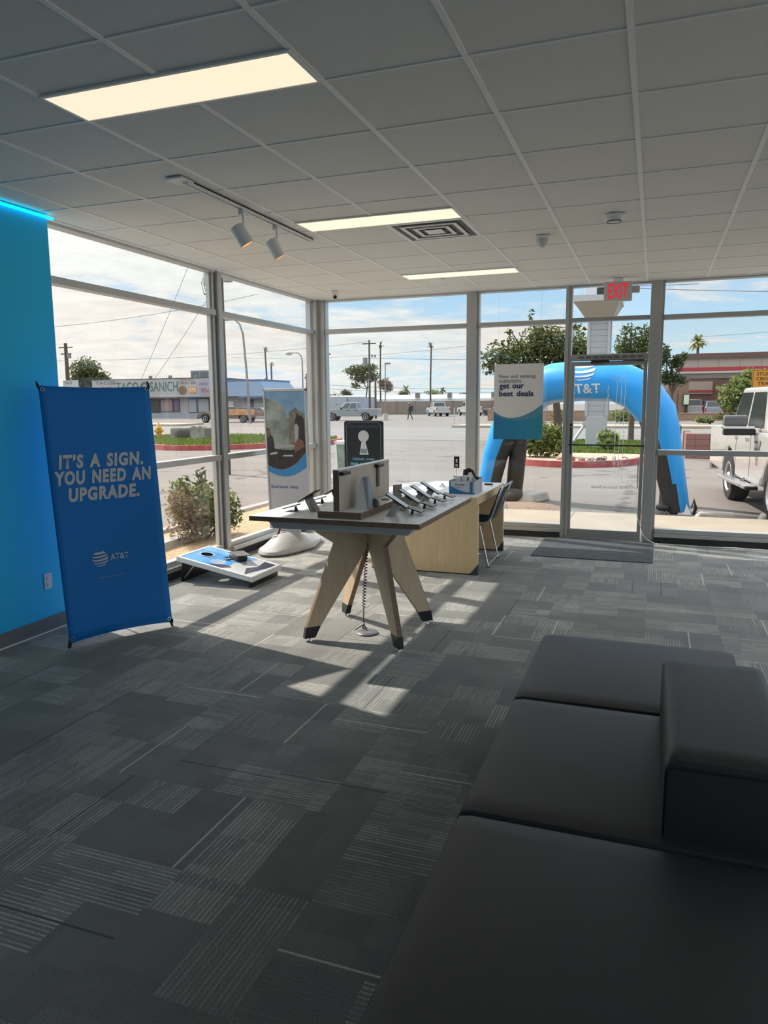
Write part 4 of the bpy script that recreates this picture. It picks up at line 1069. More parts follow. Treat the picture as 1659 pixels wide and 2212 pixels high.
for s, u, v, w, h, m, bo in (('New and existing', .10, .80, .74, .062, gv, .0), ('customers', .10, .75, .45, .046, gv, 0), ('get our', .11, .652, .50, .090, nv, .025), ('best deals', .105, .572, .70, .074, nv, .025)):
    put_text(s, frame(hpt(u, v, .002), (1, 0, 0), (0, 0, 1)), w * 2 * hw, h * hh, m, HP, 'lettering', bold=bo)
for x in (-.25, .25): MB().tube([(x, .002, hh), (x, .03, 2.96 - 1.19)], .0008, 5).build('hanging_wire', MATS['steel'], HP)

# ---- mat at the door and white cable along the window base
DM = MB().box((-.615, -.585, 0), (.615, .585, .008)).build('door_mat', mat('mat_grey', (.075, .083, .090), .9, var=.25, vscale=14, bump=.4, bscale=400), loc=(-.57, 8.39, .001), bevel=.004)
tag(DM, 'plain dark grey mat on the carpet in front of the door', 'mat')
pts = [(-.078, 8.93, .105), (-.05, 8.93, .075), (.0, 8.925, .03), (.06, 8.915, .008)]
for i in range(32): x = .1 + i * .09; pts.append((x, 8.88 + .022 * math.sin(i * .9) + .012 * math.sin(i * 2.3) - .0, .007))
FC = MB().tube(pts, .006, 8).build('floor_cable', MATS['white_plastic'], smooth=True); tag(FC, 'white cable running along the base of the window right of the door', 'cable')
CC = thing('thin_cord', 'thin white cord and short conduit down the door post', 'cord', (0, 0, 0))
MB().box((-.093, 8.935, .0), (-.078, 8.955, .125)).build('conduit', MATS['white_plastic'], CC, bevel=.002)
MB().tube([(-.085, 8.945, .125), (-.10, 8.955, .19), (-.155, 8.99, .33), (-.165, 8.99, .45), (-.16, 8.99, .70)], .003, 6).build('cord', MATS['white_plastic'], CC, smooth=True)
# ================================================================== OUTSIDE: vehicles
mat('tyre', (.018, .017, .016), .85, bump=.5, bscale=60)
mat('car_glass', (.030, .036, .040), .08, spec=.8)
mat('tail_red', (.45, .02, .02), .3)
mat('head_clear', (.7, .7, .7), .15)
mat('alloy', (.55, .55, .56), .3, metal=.8)
PX = Matrix.Rotation(PI / 2, 4, 'X')
def face_win(P, u0, u1, v0, v1, off):
    """window on a quad face P = [bottom a, bottom b, top b, top a], pushed out by off"""
    A, B, Cc, D = [Vector(p) for p in P]
    n = (B - A).cross(D - A).normalized()
    def q(u, v): return (A * (1 - u) + B * u) * (1 - v) + (D * (1 - u) + Cc * u) * v + n * off
    return [q(u0, v0), q(u1, v0), q(u1, v1), q(u0, v1)]
def arch(xc, R, zb, n=10):
    a0 = math.asin(max(-1, min(1, (zb - .40) / R)))
    return [(xc - R * math.cos(a0 + (PI - 2 * a0) * i / n), .40 + R * math.sin(a0 + (PI - 2 * a0) * i / n)) for i in range(n + 1)]
def vehicle(kind, name, label, cat, loc, rz, paint, L=5.6, Wd=1.9, wb=3.5, fo=.95, r=.39, belt=1.20, H=1.86, group=None, detail=False, cab=None, hood=None):
    t = thing(name, label, cat, loc, rz, group)
    xf, xr = L / 2, -L / 2; wf = xf - fo; wr = wf - wb; zb = .46; R = r + .10
    hd = hood or belt - .08
    low = arch(wr, R, zb) + arch(wf, R, zb)
    if kind == 'pickup':
        c0, c1 = cab or (-.75, 1.15); bt, bf = (c0 + .12, c1 - .62)
        top = [(xf - .02, zb + .08), (xf, hd - .22), (xf - .14, hd - .06), (c1 + .05, belt), (c0, belt), (c0, .84), (xr, .84), (xr, zb + .08)]
    elif kind == 'suv':
        c0, c1 = xr + .06, .95; bt, bf = (c0 + .30, c1 - .70)
        top = [(xf - .02, zb + .02), (xf, hd - .20), (xf - .18, hd - .05), (c1 + .05, belt), (xr + .02, belt), (xr, belt - .25), (xr, zb + .06)]
    else:
        c0, c1 = xr + .75, .85; bt, bf = (c0 + .55, c1 - .85)
        top = [(xf - .04, zb - .02), (xf, hd - .28), (xf - .25, hd - .06), (c1, belt), (c0, belt), (xr + .06, belt - .03), (xr, belt - .25), (xr + .02, zb)]
    hw = Wd / 2
    b = MB().prism(top + low, -hw, hw, PX)
    body = b.build('body', paint, t, bevel=.05 if detail else .035)
    if kind == 'pickup':
        mb = MB()
        for s in (-1, 1): mb.box((xr, s * hw - (.09 if s > 0 else 0), .80), (c0 + .01, s * hw + (.0 if s > 0 else .09), belt + .02))
        mb.build('bed_side', paint, t, bevel=.03 if detail else .02)
        tg = MB().box((xr - .01, -hw + .06, .62), (xr + .06, hw - .06, belt)).build('tailgate', paint, t, bevel=.02)
    tw = hw - .20
    bot = [(c1, -hw + .04, belt - .01), (c1, hw - .04, belt - .01), (c0, hw - .04, belt - .01), (c0, -hw + .04, belt - .01)]
    tp = [(bf, -tw, H), (bf, tw, H), (bt, tw, H), (bt, -tw, H)]
    cabin = MB().hexa(bot, tp).build('cabin', paint, t, bevel=.05, bseg=3)
    g = MATS['car_glass']
    def w(P, *a):
        mb = MB(); mb.quad(*face_win(P, *a)); return mb.build('window', g, cabin)
    Rt = [bot[3], bot[0], tp[0], tp[3]]; Lf = [bot[1], bot[2], tp[2], tp[1]]
    cuts = [(.05, .44), (.50, .90)] if kind != 'suv' else [(.04, .30), (.34, .62), (.66, .92)]
    for u0, u1 in cuts: w(Rt, u0, u1, .10, .88, .008); w(Lf, 1 - u1, 1 - u0, .10, .88, .008)
    w([bot[0], bot[1], tp[1], tp[0]], .06, .94, .06, .92, .008)
    w([bot[2], bot[3], tp[3], tp[2]], .08, .92, .14, .88, .008)
    tw_ = .30 if detail else .24
    for x in (wf, wr):
        for s in (-1, 1):
            Mx = Matrix.Translation((x, s * (hw - tw_ / 2 - .01), r)) @ PX
            k = 40 if detail else 20
            wl = MB().lathe([(r * .62, -tw_ / 2 + .02), (r * .66, -tw_ / 2), (r * .93, -tw_ / 2), (r, -tw_ / 2 + .04), (r, tw_ / 2 - .04), (r * .93, tw_ / 2), (r * .66, tw_ / 2), (r * .62, tw_ / 2 - .02)], k, Mx, caps=True).build('wheel', MATS['tyre'], t, smooth=True)
            o_ = -s
            pr = [(0, o_ * (tw_ / 2 + .012)), (r * .16, o_ * (tw_ / 2 + .012)), (r * .20, o_ * (tw_ / 2 - .02)), (r * .50, o_ * (tw_ / 2 - .03)), (r * .60, o_ * (tw_ / 2 + .004)), (r * .64, o_ * (tw_ / 2 - .002))]
            MB().lathe(pr, k, Mx, caps=False).build('hub', MATS['alloy'], wl, smooth=True)
    for s in (-1, 1):
        MB().box((xf - .10, s * (hw - .18) - .14, hd - .30), (xf + .012, s * (hw - .18) + .14, hd - .14)).build('headlamp', MATS['head_clear'], t, bevel=.02)
        MB().box((xr - .015, s * (hw - .08) - .07, belt - .42), (xr + .05, s * (hw - .08) + .07, belt - .06)).build('tail_lamp', MATS['tail_red'], t, bevel=.015)
        if not detail: MB().box((c1 - .30, s * (hw + .10) - .09, belt - .02), (c1 - .16, s * (hw + .10) + .09, belt + .16)).build('mirror', MATS['black_plastic'], t, bevel=.02)
        for x in (c1 - 1.0, c1 - 1.75): MB().box((x - .10, s * hw - .01, belt - .16), (x + .10, s * hw + .03 * s + .01 * s, belt - .11) if s > 0 else (x + .10, s * hw + .01, belt - .11)).build('door_handle', MATS['chrome'] if detail else MATS['black_plastic'], t)
    MB().box((xf - .06, -hw + .02, .40), (xf + .07, hw - .02, .62)).build('bumper', MATS['steel'] if kind == 'pickup' else paint, t, bevel=.03)
    MB().box((xr - .09, -hw + .02, .42), (xr + .04, hw - .02, .60)).build('bumper', MATS['steel'] if kind == 'pickup' else paint, t, bevel=.03)
    return t
pw = mat('paint_white', (.42, .415, .40), .25, coat=.5); pg = mat('paint_greygreen', (.22, .235, .235), .25, coat=.5)
pb = mat('paint_brown', (.16, .10, .07), .3, coat=.4); ps = mat('paint_silver', (.34, .34, .35), .25, metal=.4); pk = mat('paint_black', (.012, .012, .013), .2, coat=.5)
pt = mat('paint_tan', (.40, .30, .21), .4)

# near white pickup, nose towards the building
aT = R_(7); fdir = Vector((math.sin(aT), -math.cos(aT), 0)); rdir = Vector((-math.cos(aT), -math.sin(aT), 0))
Lt, wbt, fot, hwt = 5.35, 2.75, .95, .98
wr_t = Lt / 2 - fot - wbt
cen = Vector((1.42, 14.45, GZ)) - fdir * wr_t - rdir * (hwt - .16)
TK = vehicle('pickup', 'pickup_truck', 'big white pickup truck parked nose in, right outside the window by the door', 'truck', tuple(cen), math.atan2(fdir.y, fdir.x), pw, L=Lt, Wd=hwt * 2, wb=wbt, fo=fot, r=.42, belt=1.27, H=1.97, detail=True, cab=(-1.18, 1.25), hood=1.24)
s = -1; hw = hwt
rb = MB().box((-1.05, -hw - .17, .40), (.90, -hw + .03, .455)).build('running_board', MATS['alloy'], TK, bevel=.012)
for x in (-.45, .15): MB().bar((x, -hw - .04, .45), (x + .08, -hw + .12, .60), .04).build('board_bracket', MATS['steel'], rb)
MB().box((.90, -hw - .16, .395), (1.0, -hw + .02, .45)).build('end_cap', MATS['black_plastic'], rb, bevel=.015)
mr = MB().box((.62, -hw - .47, 1.36), (.76, -hw - .12, 1.53)).build('mirror', mat('mirror_grey', (.12, .12, .125), .4), TK, bevel=.035)
MB().box((.61, -hw - .48, 1.315), (.77, -hw - .02, 1.355)).build('mirror_strip', MATS['chrome'], mr, bevel=.01)
MB().box((.62, -hw - .46, 1.22), (.75, -hw - .0, 1.315)).build('mirror_arm', MATS['black_plastic'], mr, bevel=.02)
dk_ = mat('badge_grey', (.10, .10, .11), .5)
bf_ = frame((.70, -hw - .006, .93), (1, 0, 0), (0, 0, 1))
put_text('2500', bf_ @ Matrix.Translation((0, .05, 0)), .22, .05, dk_, TK, 'badge_lettering', bold=.03)
mb = MB()
for i, w in enumerate((.20, .17)): mb.box((.70, -hw - .006, .905 + i * .20), (.70 + w, -hw - .003, .935 + i * .20))
mb.bm.faces.new([mb.bm.verts.new((.96 + x, -hw - .006, .93 + z)) for x, z in ((0, 0), (.10, .02), (.06, .10), (.12, .20), (.05, .23), (.02, .12), (-.04, .10))])
mb.build('badge', dk_, TK)
MB().box((.455, -hw - .004, .56), (.46, -hw + .002, 1.30)).build('door_seam', MATS['dark_rubber'], TK)
MB().box((-.50, -hw - .004, .56), (-.495, -hw + .002, 1.30)).build('door_seam', MATS['dark_rubber'], TK)

# distant parked and passing vehicles
vehicle('pickup', 'pickup_truck', 'grey pickup truck parked side on in the far lot above the keyhole sign', 'truck', (-29.2, 70.6, GZ), R_(187), pg, L=5.7)
vehicle('pickup', 'pickup_truck', 'white pickup truck with its tailgate showing, parked by the long tan wall', 'truck', (-27.3, 96.0, GZ), R_(120), pw, L=5.6)
vehicle('pickup', 'pickup_truck', 'white truck half hidden behind the window post and the other white truck', 'truck', (-23.6, 98.5, GZ), R_(122), pw, L=5.2)
vehicle('sedan', 'sedan', 'grey sedan seen behind the edge of the hanging poster', 'car', (-20.2, 101, GZ), R_(178), ps, L=4.8, wb=2.8, belt=.95, H=1.42, r=.34, hood=.90)
vehicle('suv', 'sedan', 'dark car passing in front of the blue grey shop wing, next to the signboard truck', 'car', (-37.6, 66.5, GZ), R_(4), pk, L=4.8, wb=2.8, belt=.95, H=1.42, r=.34)
# work truck carrying boards
WT = vehicle('pickup', 'work_truck', 'brown work truck carrying signboards along its side, behind the curved street light', 'truck', (-38.6, 62.5, GZ), R_(184), pb, L=6.4, wb=4.0, belt=1.05, H=1.55, cab=(-.2, 1.6))
MB().box((-3.0, .97, .72), (-.3, 1.02, 1.30)).build('side_board', mat('board_orange', (.45, .26, .13), .7, var=.3, vscale=3), WT)
MB().box((-.2, .97, .50), (.9, 1.02, 1.0)).build('side_board', mat('board_red', (.42, .16, .12), .7, var=.5, vscale=4), WT)
# behind the low wall on the right
vehicle('pickup', 'pickup_truck', 'white pickup truck seen from behind next to the drive-through pillar', 'truck', (4.0, 89.5, GZ), R_(88), pw, L=5.4, belt=1.2, H=1.95)
vehicle('suv', 'minivan', 'silver minivan seen from behind, waiting in the drive-through', 'car', (5.75, 88.6, GZ), R_(94), ps, L=4.6, wb=2.8, belt=1.05, H=1.78, r=.35)
vehicle('suv', 'hatchback', 'black hatchback parked to the right of the silver minivan', 'car', (9.4, 89.5, GZ), R_(96), pk, L=4.3, wb=2.6, belt=1.0, H=1.55, r=.34)
vehicle('suv', 'hatchback', 'dark car under the right end of the blue arch, seen through the door glass', 'car', (-1.3, 82, GZ), R_(60), pk, L=4.4, wb=2.6, belt=1.0, H=1.55, r=.34)
vehicle('suv', 'minivan', 'silver car behind the dark one, seen through the door glass', 'car', (.2, 79, GZ), R_(75), ps, L=4.5, wb=2.7, belt=1.05, H=1.65, r=.34)
# ================================================================== OUTSIDE: arch, planting, street furniture
# ---- inflatable arch
blue_v = mat('inflated_blue', (.012, .30, .74), .38, spec=.5); black_v = mat('inflated_black', (.022, .021, .020), .55); pale_v = mat('inflated_pale', (.30, .42, .58), .45)
AR = thing('inflatable_arch', 'bright blue inflatable arch on black legs standing on the lot outside the door', 'arch', (-1.2, 12.85, GZ))
AX = Vector((-.965, .262, 0)); AXr = -AX        # along the arch, towards the right leg
AN = Vector((.262, .965, 0)) * -1               # towards the shop
# centre line (distance along the arch from its middle, height) and radius
CL = [(-1.62, .02, .20), (-1.64, .35, .205), (-1.54, .80, .225), (-1.36, 1.25, .27), (-1.03, 1.70, .325), (-.78, 1.96, .335), (-.45, 2.07, .335), (.05, 2.10, .335), (.62, 2.08, .335), (1.00, 1.90, .33), (1.28, 1.55, .30), (1.36, 1.28, .275), (1.43, 1.00, .25), (1.50, .72, .225), (1.56, .46, .21), (1.61, .22, .20), (1.65, .02, .195)]
def arch_pt(s, z): return AXr * s + Vector((0, 0, z))
mb = MB(); n = 24; rings = []
for i, (s, z, r) in enumerate(CL):
    a = CL[max(i - 1, 0)]; b = CL[min(i + 1, len(CL) - 1)]
    t = Vector((b[0] - a[0], b[1] - a[1])).normalized()
    outw = AXr * (-t.y) + Vector((0, 0, t.x))
    rings.append([mb.bm.verts.new(arch_pt(s, z) + outw * (r * math.cos(2 * PI * k / n)) + AN * (r * math.sin(2 * PI * k / n))) for k in range(n)])
for i in range(len(CL) - 1):
    zm = (CL[i][1] + CL[i + 1][1]) / 2
    for k in range(n):
        f = mb._f([rings[i][k], rings[i][(k + 1) % n], rings[i + 1][(k + 1) % n], rings[i + 1][k]])
        c = math.cos(2 * PI * (k + .5) / n)
        f.material_index = (0 if c > ((.62 - .5 * zm) if CL[i][0] > 0 else -.45) else 1) if zm < 1.42 else (0 if c > -.80 else 2)
mb._f(rings[0][::-1]); mb._f(rings[-1])
at = mb.build('arch_tube', [blue_v, black_v, pale_v], AR, smooth=True)
try: at.data.set_sharp_from_angle(angle=R_(35))
except Exception: pass
FMx = frame(Vector((0, 0, 2.09)), AXr, Vector((0, 0, 1)))
def awarp(x, y, zc): return lambda u, v: (x + u, y + v, math.sqrt(max(.0, .335 ** 2 - (y + v) ** 2)) + .006)
mb = MB(); globe_mb(mb, FMx, .19, warp=awarp(.17, .175, 0)); mb.build('round_logo', MATS['banner_white'], at)
put_text('AT&T', FMx, .60, .155, MATS['banner_white'], at, 'lettering', bold=.02, warp=awarp(-.14, -.205, 0))
for (x, y, tx, tz, r0) in ((.26, 13.38, .30, 1.35, .135), (-2.40, 13.55, -2.22, 1.45, .150)):
    p0 = Vector((x, y, 0.0)) - Vector((-1.2, 12.85, 0)); p1 = Vector((tx, y - .35, tz)) - Vector((-1.2, 12.85, 0))
    MB().tube([p0, p0.lerp(p1, .3), p0.lerp(p1, .7), p1], [r0, r0 * 1.02, r0, r0 * .9], 18).build('support_leg', black_v, AR, smooth=True)
# loose fabric at the feet
mb = MB().ball((.20 + 1.2 - .02, 12.27 - 12.85, .10), (.11, .10, .06), 14, 8); mb.build('foot_skirt', black_v, AR, smooth=True)
MB().ball((-2.62 + 1.2, 13.42 - 12.85, .12), (.15, .13, .13), 14, 8).build('foot_skirt', black_v, AR, smooth=True)
wf_ = MB().hexa([(1.60, -.62, .0), (1.80, -.60, .0), (1.80, -.42, 0), (1.62, -.42, 0)], [(1.62, -.52, .30), (1.66, -.51, .30), (1.66, -.46, .30), (1.62, -.46, .30)]).build('white_flap', MATS['white_plastic'], AR)
MB().tube([(1.83, -.55, .0), (1.86, -.56, .10), (1.83, -.55, .24), (1.80, -.53, .10)], [.02, .028, .012, .01], 8).build('tie_strap', MATS['black_plastic'], AR)
for p in ((.93, .28), (1.02, .16)):
    MB().tube([(1.40 + p[1] * .0, -.74, .02), (1.43, -.76, .06), (1.47, -.75, .02)], .012, 6).build('ring', MATS['chrome'], AR)
SB = MB().ball((0, 0, .11), (.20, .17, .12), 12, 8).build('sandbag', mat('sack_grey', (.035, .034, .033), .8), loc=(-2.30, 13.05, GZ), smooth=True); tag(SB, 'lumpy black sandbag at the foot of the arch behind the chair', 'sandbag')

# ---- loose blocks of kerb on the lot
def stone(name, label, cat, loc, sz, rz, seed, m):
    rnd = random.Random(seed); mb = MB(); x, y, z = sz
    j = lambda a: a * (1 + rnd.uniform(-.14, .14))
    mb.hexa([(-j(x), -j(y), 0), (j(x), -j(y), 0), (j(x), j(y), 0), (-j(x), j(y), 0)], [(-j(x) * .8, -j(y) * .8, j(z)), (j(x) * .85, -j(y) * .8, j(z)), (j(x) * .8, j(y) * .8, j(z)), (-j(x) * .85, j(y) * .8, j(z))])
    o = mb.build(name, m, None, bevel=.03, loc=loc); o.rotation_euler = (0, 0, rz); return tag(o, label, cat)
stone('kerb_block', 'broken pale kerb block beside the left feet of the blue arch', 'block', (-1.98, 13.2, GZ), (.19, .32, .16), R_(-22), 3, MATS['kerb_grey'])
stone('kerb_block', 'low pale kerb block lying just past the walkway behind the chair', 'block', (-2.42, 12.15, GZ), (.16, .16, .10), R_(10), 5, MATS['kerb_grey'])
gp = MB().lathe([(.62, 0), (.5, .03), (.25, .05), (0, .055)], 22, Matrix.Diagonal((1.1, .75, 1, 1)), caps=False).build('gravel_heap', gravel_mat('gravel_brown', (.20, .14, .10), (.36, .27, .20), 60), loc=(-2.05, 12.45, GZ), smooth=True); tag(gp, 'spread of loose brown gravel by the walkway edge', 'gravel', kind='stuff')
stone('wheel_stop', 'grey concrete wheel stop beside the white pickup front wheel', 'wheel stop', (.93, 11.95, GZ), (.30, .09, .11), R_(3), 9, MATS['kerb_grey'])
stone('wheel_stop', 'long concrete wheel stop under the nose of the white pickup', 'wheel stop', (2.2, 11.95, GZ), (.75, .09, .11), R_(3), 12, MATS['kerb_grey'])
eb = MB().box((-.09, -.55, 0), (.09, .55, .09)).build('edging_block', MATS['kerb_grey'], loc=(-5.40, 7.25, -.05), bevel=.01); eb.rotation_euler = (0, 0, R_(4)); tag(eb, 'long pale concrete edging block on the gravel under the left window', 'block')

# ---- planting
LF1 = leaf_mat('leaf_hedge', (.035, .065, .018), (.26, .30, .09), .35)
LF2 = leaf_mat('leaf_olive', (.030, .045, .018), (.19, .20, .075), .35)
LF3 = leaf_mat('leaf_pale', (.07, .11, .035), (.32, .36, .14), .4)
LFD = leaf_mat('leaf_dry', (.14, .10, .06), (.36, .29, .20), .3)
BARK = mat('bark', (.085, .062, .045), .9, var=.3, vscale=14)
def shrub(label, loc, els, n, size, m, seed, dry=None, stems=5, cat='bush'):
    rnd = random.Random(seed); t = thing('shrub', label, cat, loc)
    mb = leaf_cloud(MB(), rnd, els, n, size, .35); mb.build('foliage', m, t)
    if dry: leaf_cloud(MB(), rnd, dry[0], dry[1], size * .9, .3).build('dry_foliage', LFD, t)
    mb = MB()
    for _ in range(stems):
        e = rnd.choice(els); c, r = e
        mb.tube([(c[0] * .4 + rnd.uniform(-.08, .08), c[1] * .4 + rnd.uniform(-.08, .08), 0), (c[0] * .7 + rnd.uniform(-.1, .1), c[1] * .7, c[2] * .6), (c[0] + rnd.uniform(-.5, .5) * r[0], c[1] + rnd.uniform(-.5, .5) * r[1], c[2] + r[2] * .6)], [.016, .011, .005], 5)
    mb.build('stem', BARK, t); return t
shrub('round green and dry bush on the gravel just outside the left window', (-5.35, 7.85, -.05), [((.0, .10, .36), (.40, .42, .36)), ((.12, .35, .30), (.28, .30, .30)), ((-.18, -.10, .50), (.22, .22, .30)), ((-.05, .12, .70), (.10, .10, .22))], 2600, .075, LF1, 11, dry=([((.05, -.30, .28), (.28, .34, .30)), ((.02, -.45, .50), (.20, .22, .25))], 900), stems=14)
# planter island with red kerb, seen through the door
mb = MB(); isl = [(-4.0, 21.0), (-2.3, 20.05), (-.95, 20.7), (-.2, 22.2), (.2, 27), (-.4, 32.0), (-3.2, 32.2), (-4.4, 27)]
def chaikin(P, k=3):
    for _ in range(k):
        Q = []
        for a, b in zip(P, P[1:] + P[:1]): Q += [(a[0] * .75 + b[0] * .25, a[1] * .75 + b[1] * .25), (a[0] * .25 + b[0] * .75, a[1] * .25 + b[1] * .75)]
        P = Q
    return P
def ringkerb(P, w, z0, z1, name, m):
    mb = MB(); cx = sum(p[0] for p in P) / len(P); cy = sum(p[1] for p in P) / len(P)
    I = []
    for p in P:
        d_ = Vector((cx - p[0], cy - p[1])).normalized(); I.append((p[0] + d_.x * w, p[1] + d_.y * w))
    n = len(P)
    v = [[mb.bm.verts.new((*q, z)) for q in L] for L, z in ((P, z0), (P, z1), (I, z1), (I, z0))]
    for a, b in zip(v, v[1:]):
        for i in range(n): mb._f([a[i], a[(i + 1) % n], b[(i + 1) % n], b[i]])
    return mb.build(name, m), I
P_ = chaikin(isl); ko, In = ringkerb(P_, .17, GZ, GZ + .17, 'kerb', MATS['kerb_red']); struct(ko)
mb = MB(); mb.bm.faces.new([mb.bm.verts.new((*q, GZ + .13)) for q in In]); struct(mb.build('planter_bed', gravel_mat('gravel_pink', (.38, .24, .15), (.56, .42, .31), 9)))
def grass(label, poly, z, seed, n=5000, h=.10):
    rnd = random.Random(seed); mb = MB(); xs = [p[0] for p in poly]; ys = [p[1] for p in poly]
    x0, x1, y0, y1 = min(xs), max(xs), min(ys), max(ys); k = 0
    mb.bm.faces.new([mb.bm.verts.new((*p, z)) for p in poly])
    while k < n:
        x, y = rnd.uniform(x0, x1), rnd.uniform(y0, y1); k += 1
        c = False; j = len(poly) - 1
        for i in range(len(poly)):
            if (poly[i][1] > y) != (poly[j][1] > y) and x < (poly[j][0] - poly[i][0]) * (y - poly[i][1]) / (poly[j][1] - poly[i][1]) + poly[i][0]: c = not c
            j = i
        if not c: continue
        a = rnd.uniform(0, PI); w = .035; q = Vector((math.cos(a) * w, math.sin(a) * w, 0)); p = Vector((x, y, z))
        mb.quad(p - q, p + q, p + q * .3 + Vector((rnd.uniform(-.03, .03), rnd.uniform(-.03, .03), h * rnd.uniform(.6, 1.2))), p - q * .3 + Vector((0, 0, h * .8)))
    o = mb.build('grass', leaf_mat('leaf_grass', (.085, .13, .025), (.20, .25, .07), .3) if 'leaf_grass' not in MATS else MATS['leaf_grass']); return tag(o, label, 'grass', kind='stuff')
grass('green grass on the planter island behind the white sign pylon', [(-3.6, 24.5), (.0, 24.2), (.05, 27.5), (-.4, 31.5), (-3.1, 31.8), (-4.0, 27.5)], GZ + .14, 21, 6000)
shrub('round leafy green bush on the red kerbed island left of the door', (-3.10, 22.3, GZ + .13), [((0, 0, .52), (.72, .6, .52)), ((-.42, 0, .42), (.42, .4, .42)), ((.45, .05, .5), (.40, .4, .42))], 2800, .13, LF1, 31, stems=8)
shrub('loose pale yucca like plant at the foot of the white sign pylon', (-1.40, 25.0, GZ + .13), [((0, 0, .35), (.36, .35, .34)), ((-.15, 0, .55), (.22, .2, .2)), ((.2, .0, .5), (.18, .2, .2))], 240, .20, LF3, 33, stems=10)
mb = MB(); rnd = random.Random(8)
for i in range(5):
    stone('planter_rock', f'{["tan", "reddish", "brown", "pale", "dark"][i]} rough rock on the island gravel behind the red kerb', 'rock', (-2.45 + i * .28 + rnd.uniform(-.05, .05), 21.1 + rnd.uniform(-.15, .2), GZ + .12), (.10 + .03 * (i % 3), .08, .10 + .03 * (i % 2)), rnd.uniform(0, 3), 40 + i, [mat('rock_tan', (.38, .24, .15), .9), mat('rock_red', (.25, .09, .07), .9), mat('rock_brown', (.17, .10, .07), .9), mat('rock_pale', (.50, .38, .28), .9), mat('rock_dark', (.12, .07, .06), .9)][i])

# ---- white louvred sign pylon
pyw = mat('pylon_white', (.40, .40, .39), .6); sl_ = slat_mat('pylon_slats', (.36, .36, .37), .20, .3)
PY_ = thing('sign_pylon', 'tall white sign pylon with louvred slats standing on the island beyond the door', 'sign pylon', (-1.90, 27.4, GZ))
MB().box((-.375, -.40, 0), (.30, .40, 1.25)).build('pylon_base', pyw, PY_, bevel=.01)
MB().box((-.34, -.38, 1.25), (.26, .38, 4.75)).build('louvre_column', sl_, PY_)
mb = MB()
for x in (-.42, .26):
    for y in (-.42, .34): mb.box((x, y, 1.25), (x + .09, y + .08, 4.75))
mb.build('corner_post', pyw, PY_)
MB().hexa([(-.50, -.48, 4.60), (.42, -.48, 4.60), (.42, .48, 4.60), (-.50, .48, 4.60)], [(-.85, -1.05, 5.10), (.66, -1.05, 5.10), (.66, 1.05, 5.10), (-.85, 1.05, 5.10)]).build('flared_soffit', mat('pylon_cream', (.34, .32, .27), .7), PY_)
MB().box((-.88, -1.08, 5.10), (.69, 1.08, 5.32)).build('cap_slab', pyw, PY_, bevel=.01)
MB().box((-.55, -.5, 5.32), (.40, .5, 7.4)).build('sign_cabinet', mat('cabinet_white', (.50, .50, .52), .5), PY_, bevel=.02)
MB().bar((-.42, -.30, .95), (-.98, -.75, .02), .08).build('brace', pyw, PY_)
MB().box((-.50, -.36, .90), (-.36, -.24, 1.06)).build('brace_block', pyw, PY_)
MB().box((.30, -.15, .35), (.33, -.09, .85)).build('cable_box', MATS['kick_grey'], PY_)

# ---- trees
def tree(name, label, loc, trunk, els, n, size, m, seed, tr=.12, cat='tree', limbs=5, shell=.5):
    rnd = random.Random(seed); t = thing(name, label, cat, loc)
    leaf_cloud(MB(), rnd, els, n, size, shell).build('crown', m, t)
    mb = MB(); mb.tube([(0, 0, 0), (trunk[0] * .5, trunk[1] * .5, trunk[2] * .55), trunk], [tr, tr * .85, tr * .6], 8)
    for i in range(limbs):
        c, r = els[i % len(els)]
        mid = (Vector(trunk) + Vector(c)) / 2 + Vector((rnd.uniform(-.1, .1), rnd.uniform(-.1, .1), -.05)) * r[2]
        mb.tube([trunk, mid, (c[0] + rnd.uniform(-.4, .4) * r[0], c[1], c[2] + rnd.uniform(-.1, .6) * r[2])], [tr * .5, tr * .35, tr * .1], 6)
    mb.build('trunk', BARK, t); return t
tree('shade_tree', 'dark leafy tree filling the window left of the door, behind the poster and arch', (-3.9, 33.0, GZ), (-.2, 0, 2.2), [((-2.3, 0, 3.75), (1.2, 1.2, .70)), ((-.9, 0, 4.0), (1.3, 1.2, .85)), ((.4, 0, 3.9), (1.1, 1.2, .9)), ((-.7, 0, 4.65), (1.0, 1.0, .5)), ((-3.0, 0, 3.3), (.6, .7, .38)), ((1.2, 0, 3.6), (.8, .9, .85)), ((-.4, 0, 3.1), (1.7, 1.2, .55)), ((-1.35, 0, 5.3), (.17, .2, .55)), ((-2.3, .2, 4.75), (.28, .3, .32)), ((.5, .2, 4.9), (.5, .4, .25))], 7600, .19, LF2, 51, tr=.2, limbs=10, shell=.2)
tree('shade_tree', 'dark leafy tree to the right of the white pylon, above the arch', (-1.0, 36.0, GZ), (.0, 0, 2.4), [((-.45, 0, 4.1), (.5, .8, .9)), ((.3, 0, 4.3), (.65, .8, .85)), ((.0, 0, 3.6), (1.0, .9, .6)), ((.6, 0, 4.9), (.38, .4, .45)), ((-.3, 0, 5.0), (.4, .4, .3))], 3000, .17, LF2, 53, tr=.14, limbs=6, shell=.2)
tree('street_tree', 'small dark green tree in front of the brick restaurant, right of the door post', (1.0, 52.5, GZ), (.0, 0, 2.2), [((-.65, 0, 4.7), (.50, .6, .8)), ((.15, 0, 4.2), (.55, .6, .55)), ((.6, 0, 4.6), (.30, .4, .32)), ((-.35, 0, 3.3), (.75, .7, .55)), ((.5, 0, 3.1), (.45, .5, .35))], 2400, .20, leaf_mat('leaf_darkgreen', (.02, .035, .018), (.10, .14, .06), .3), 55, tr=.12, limbs=6, shell=.2)
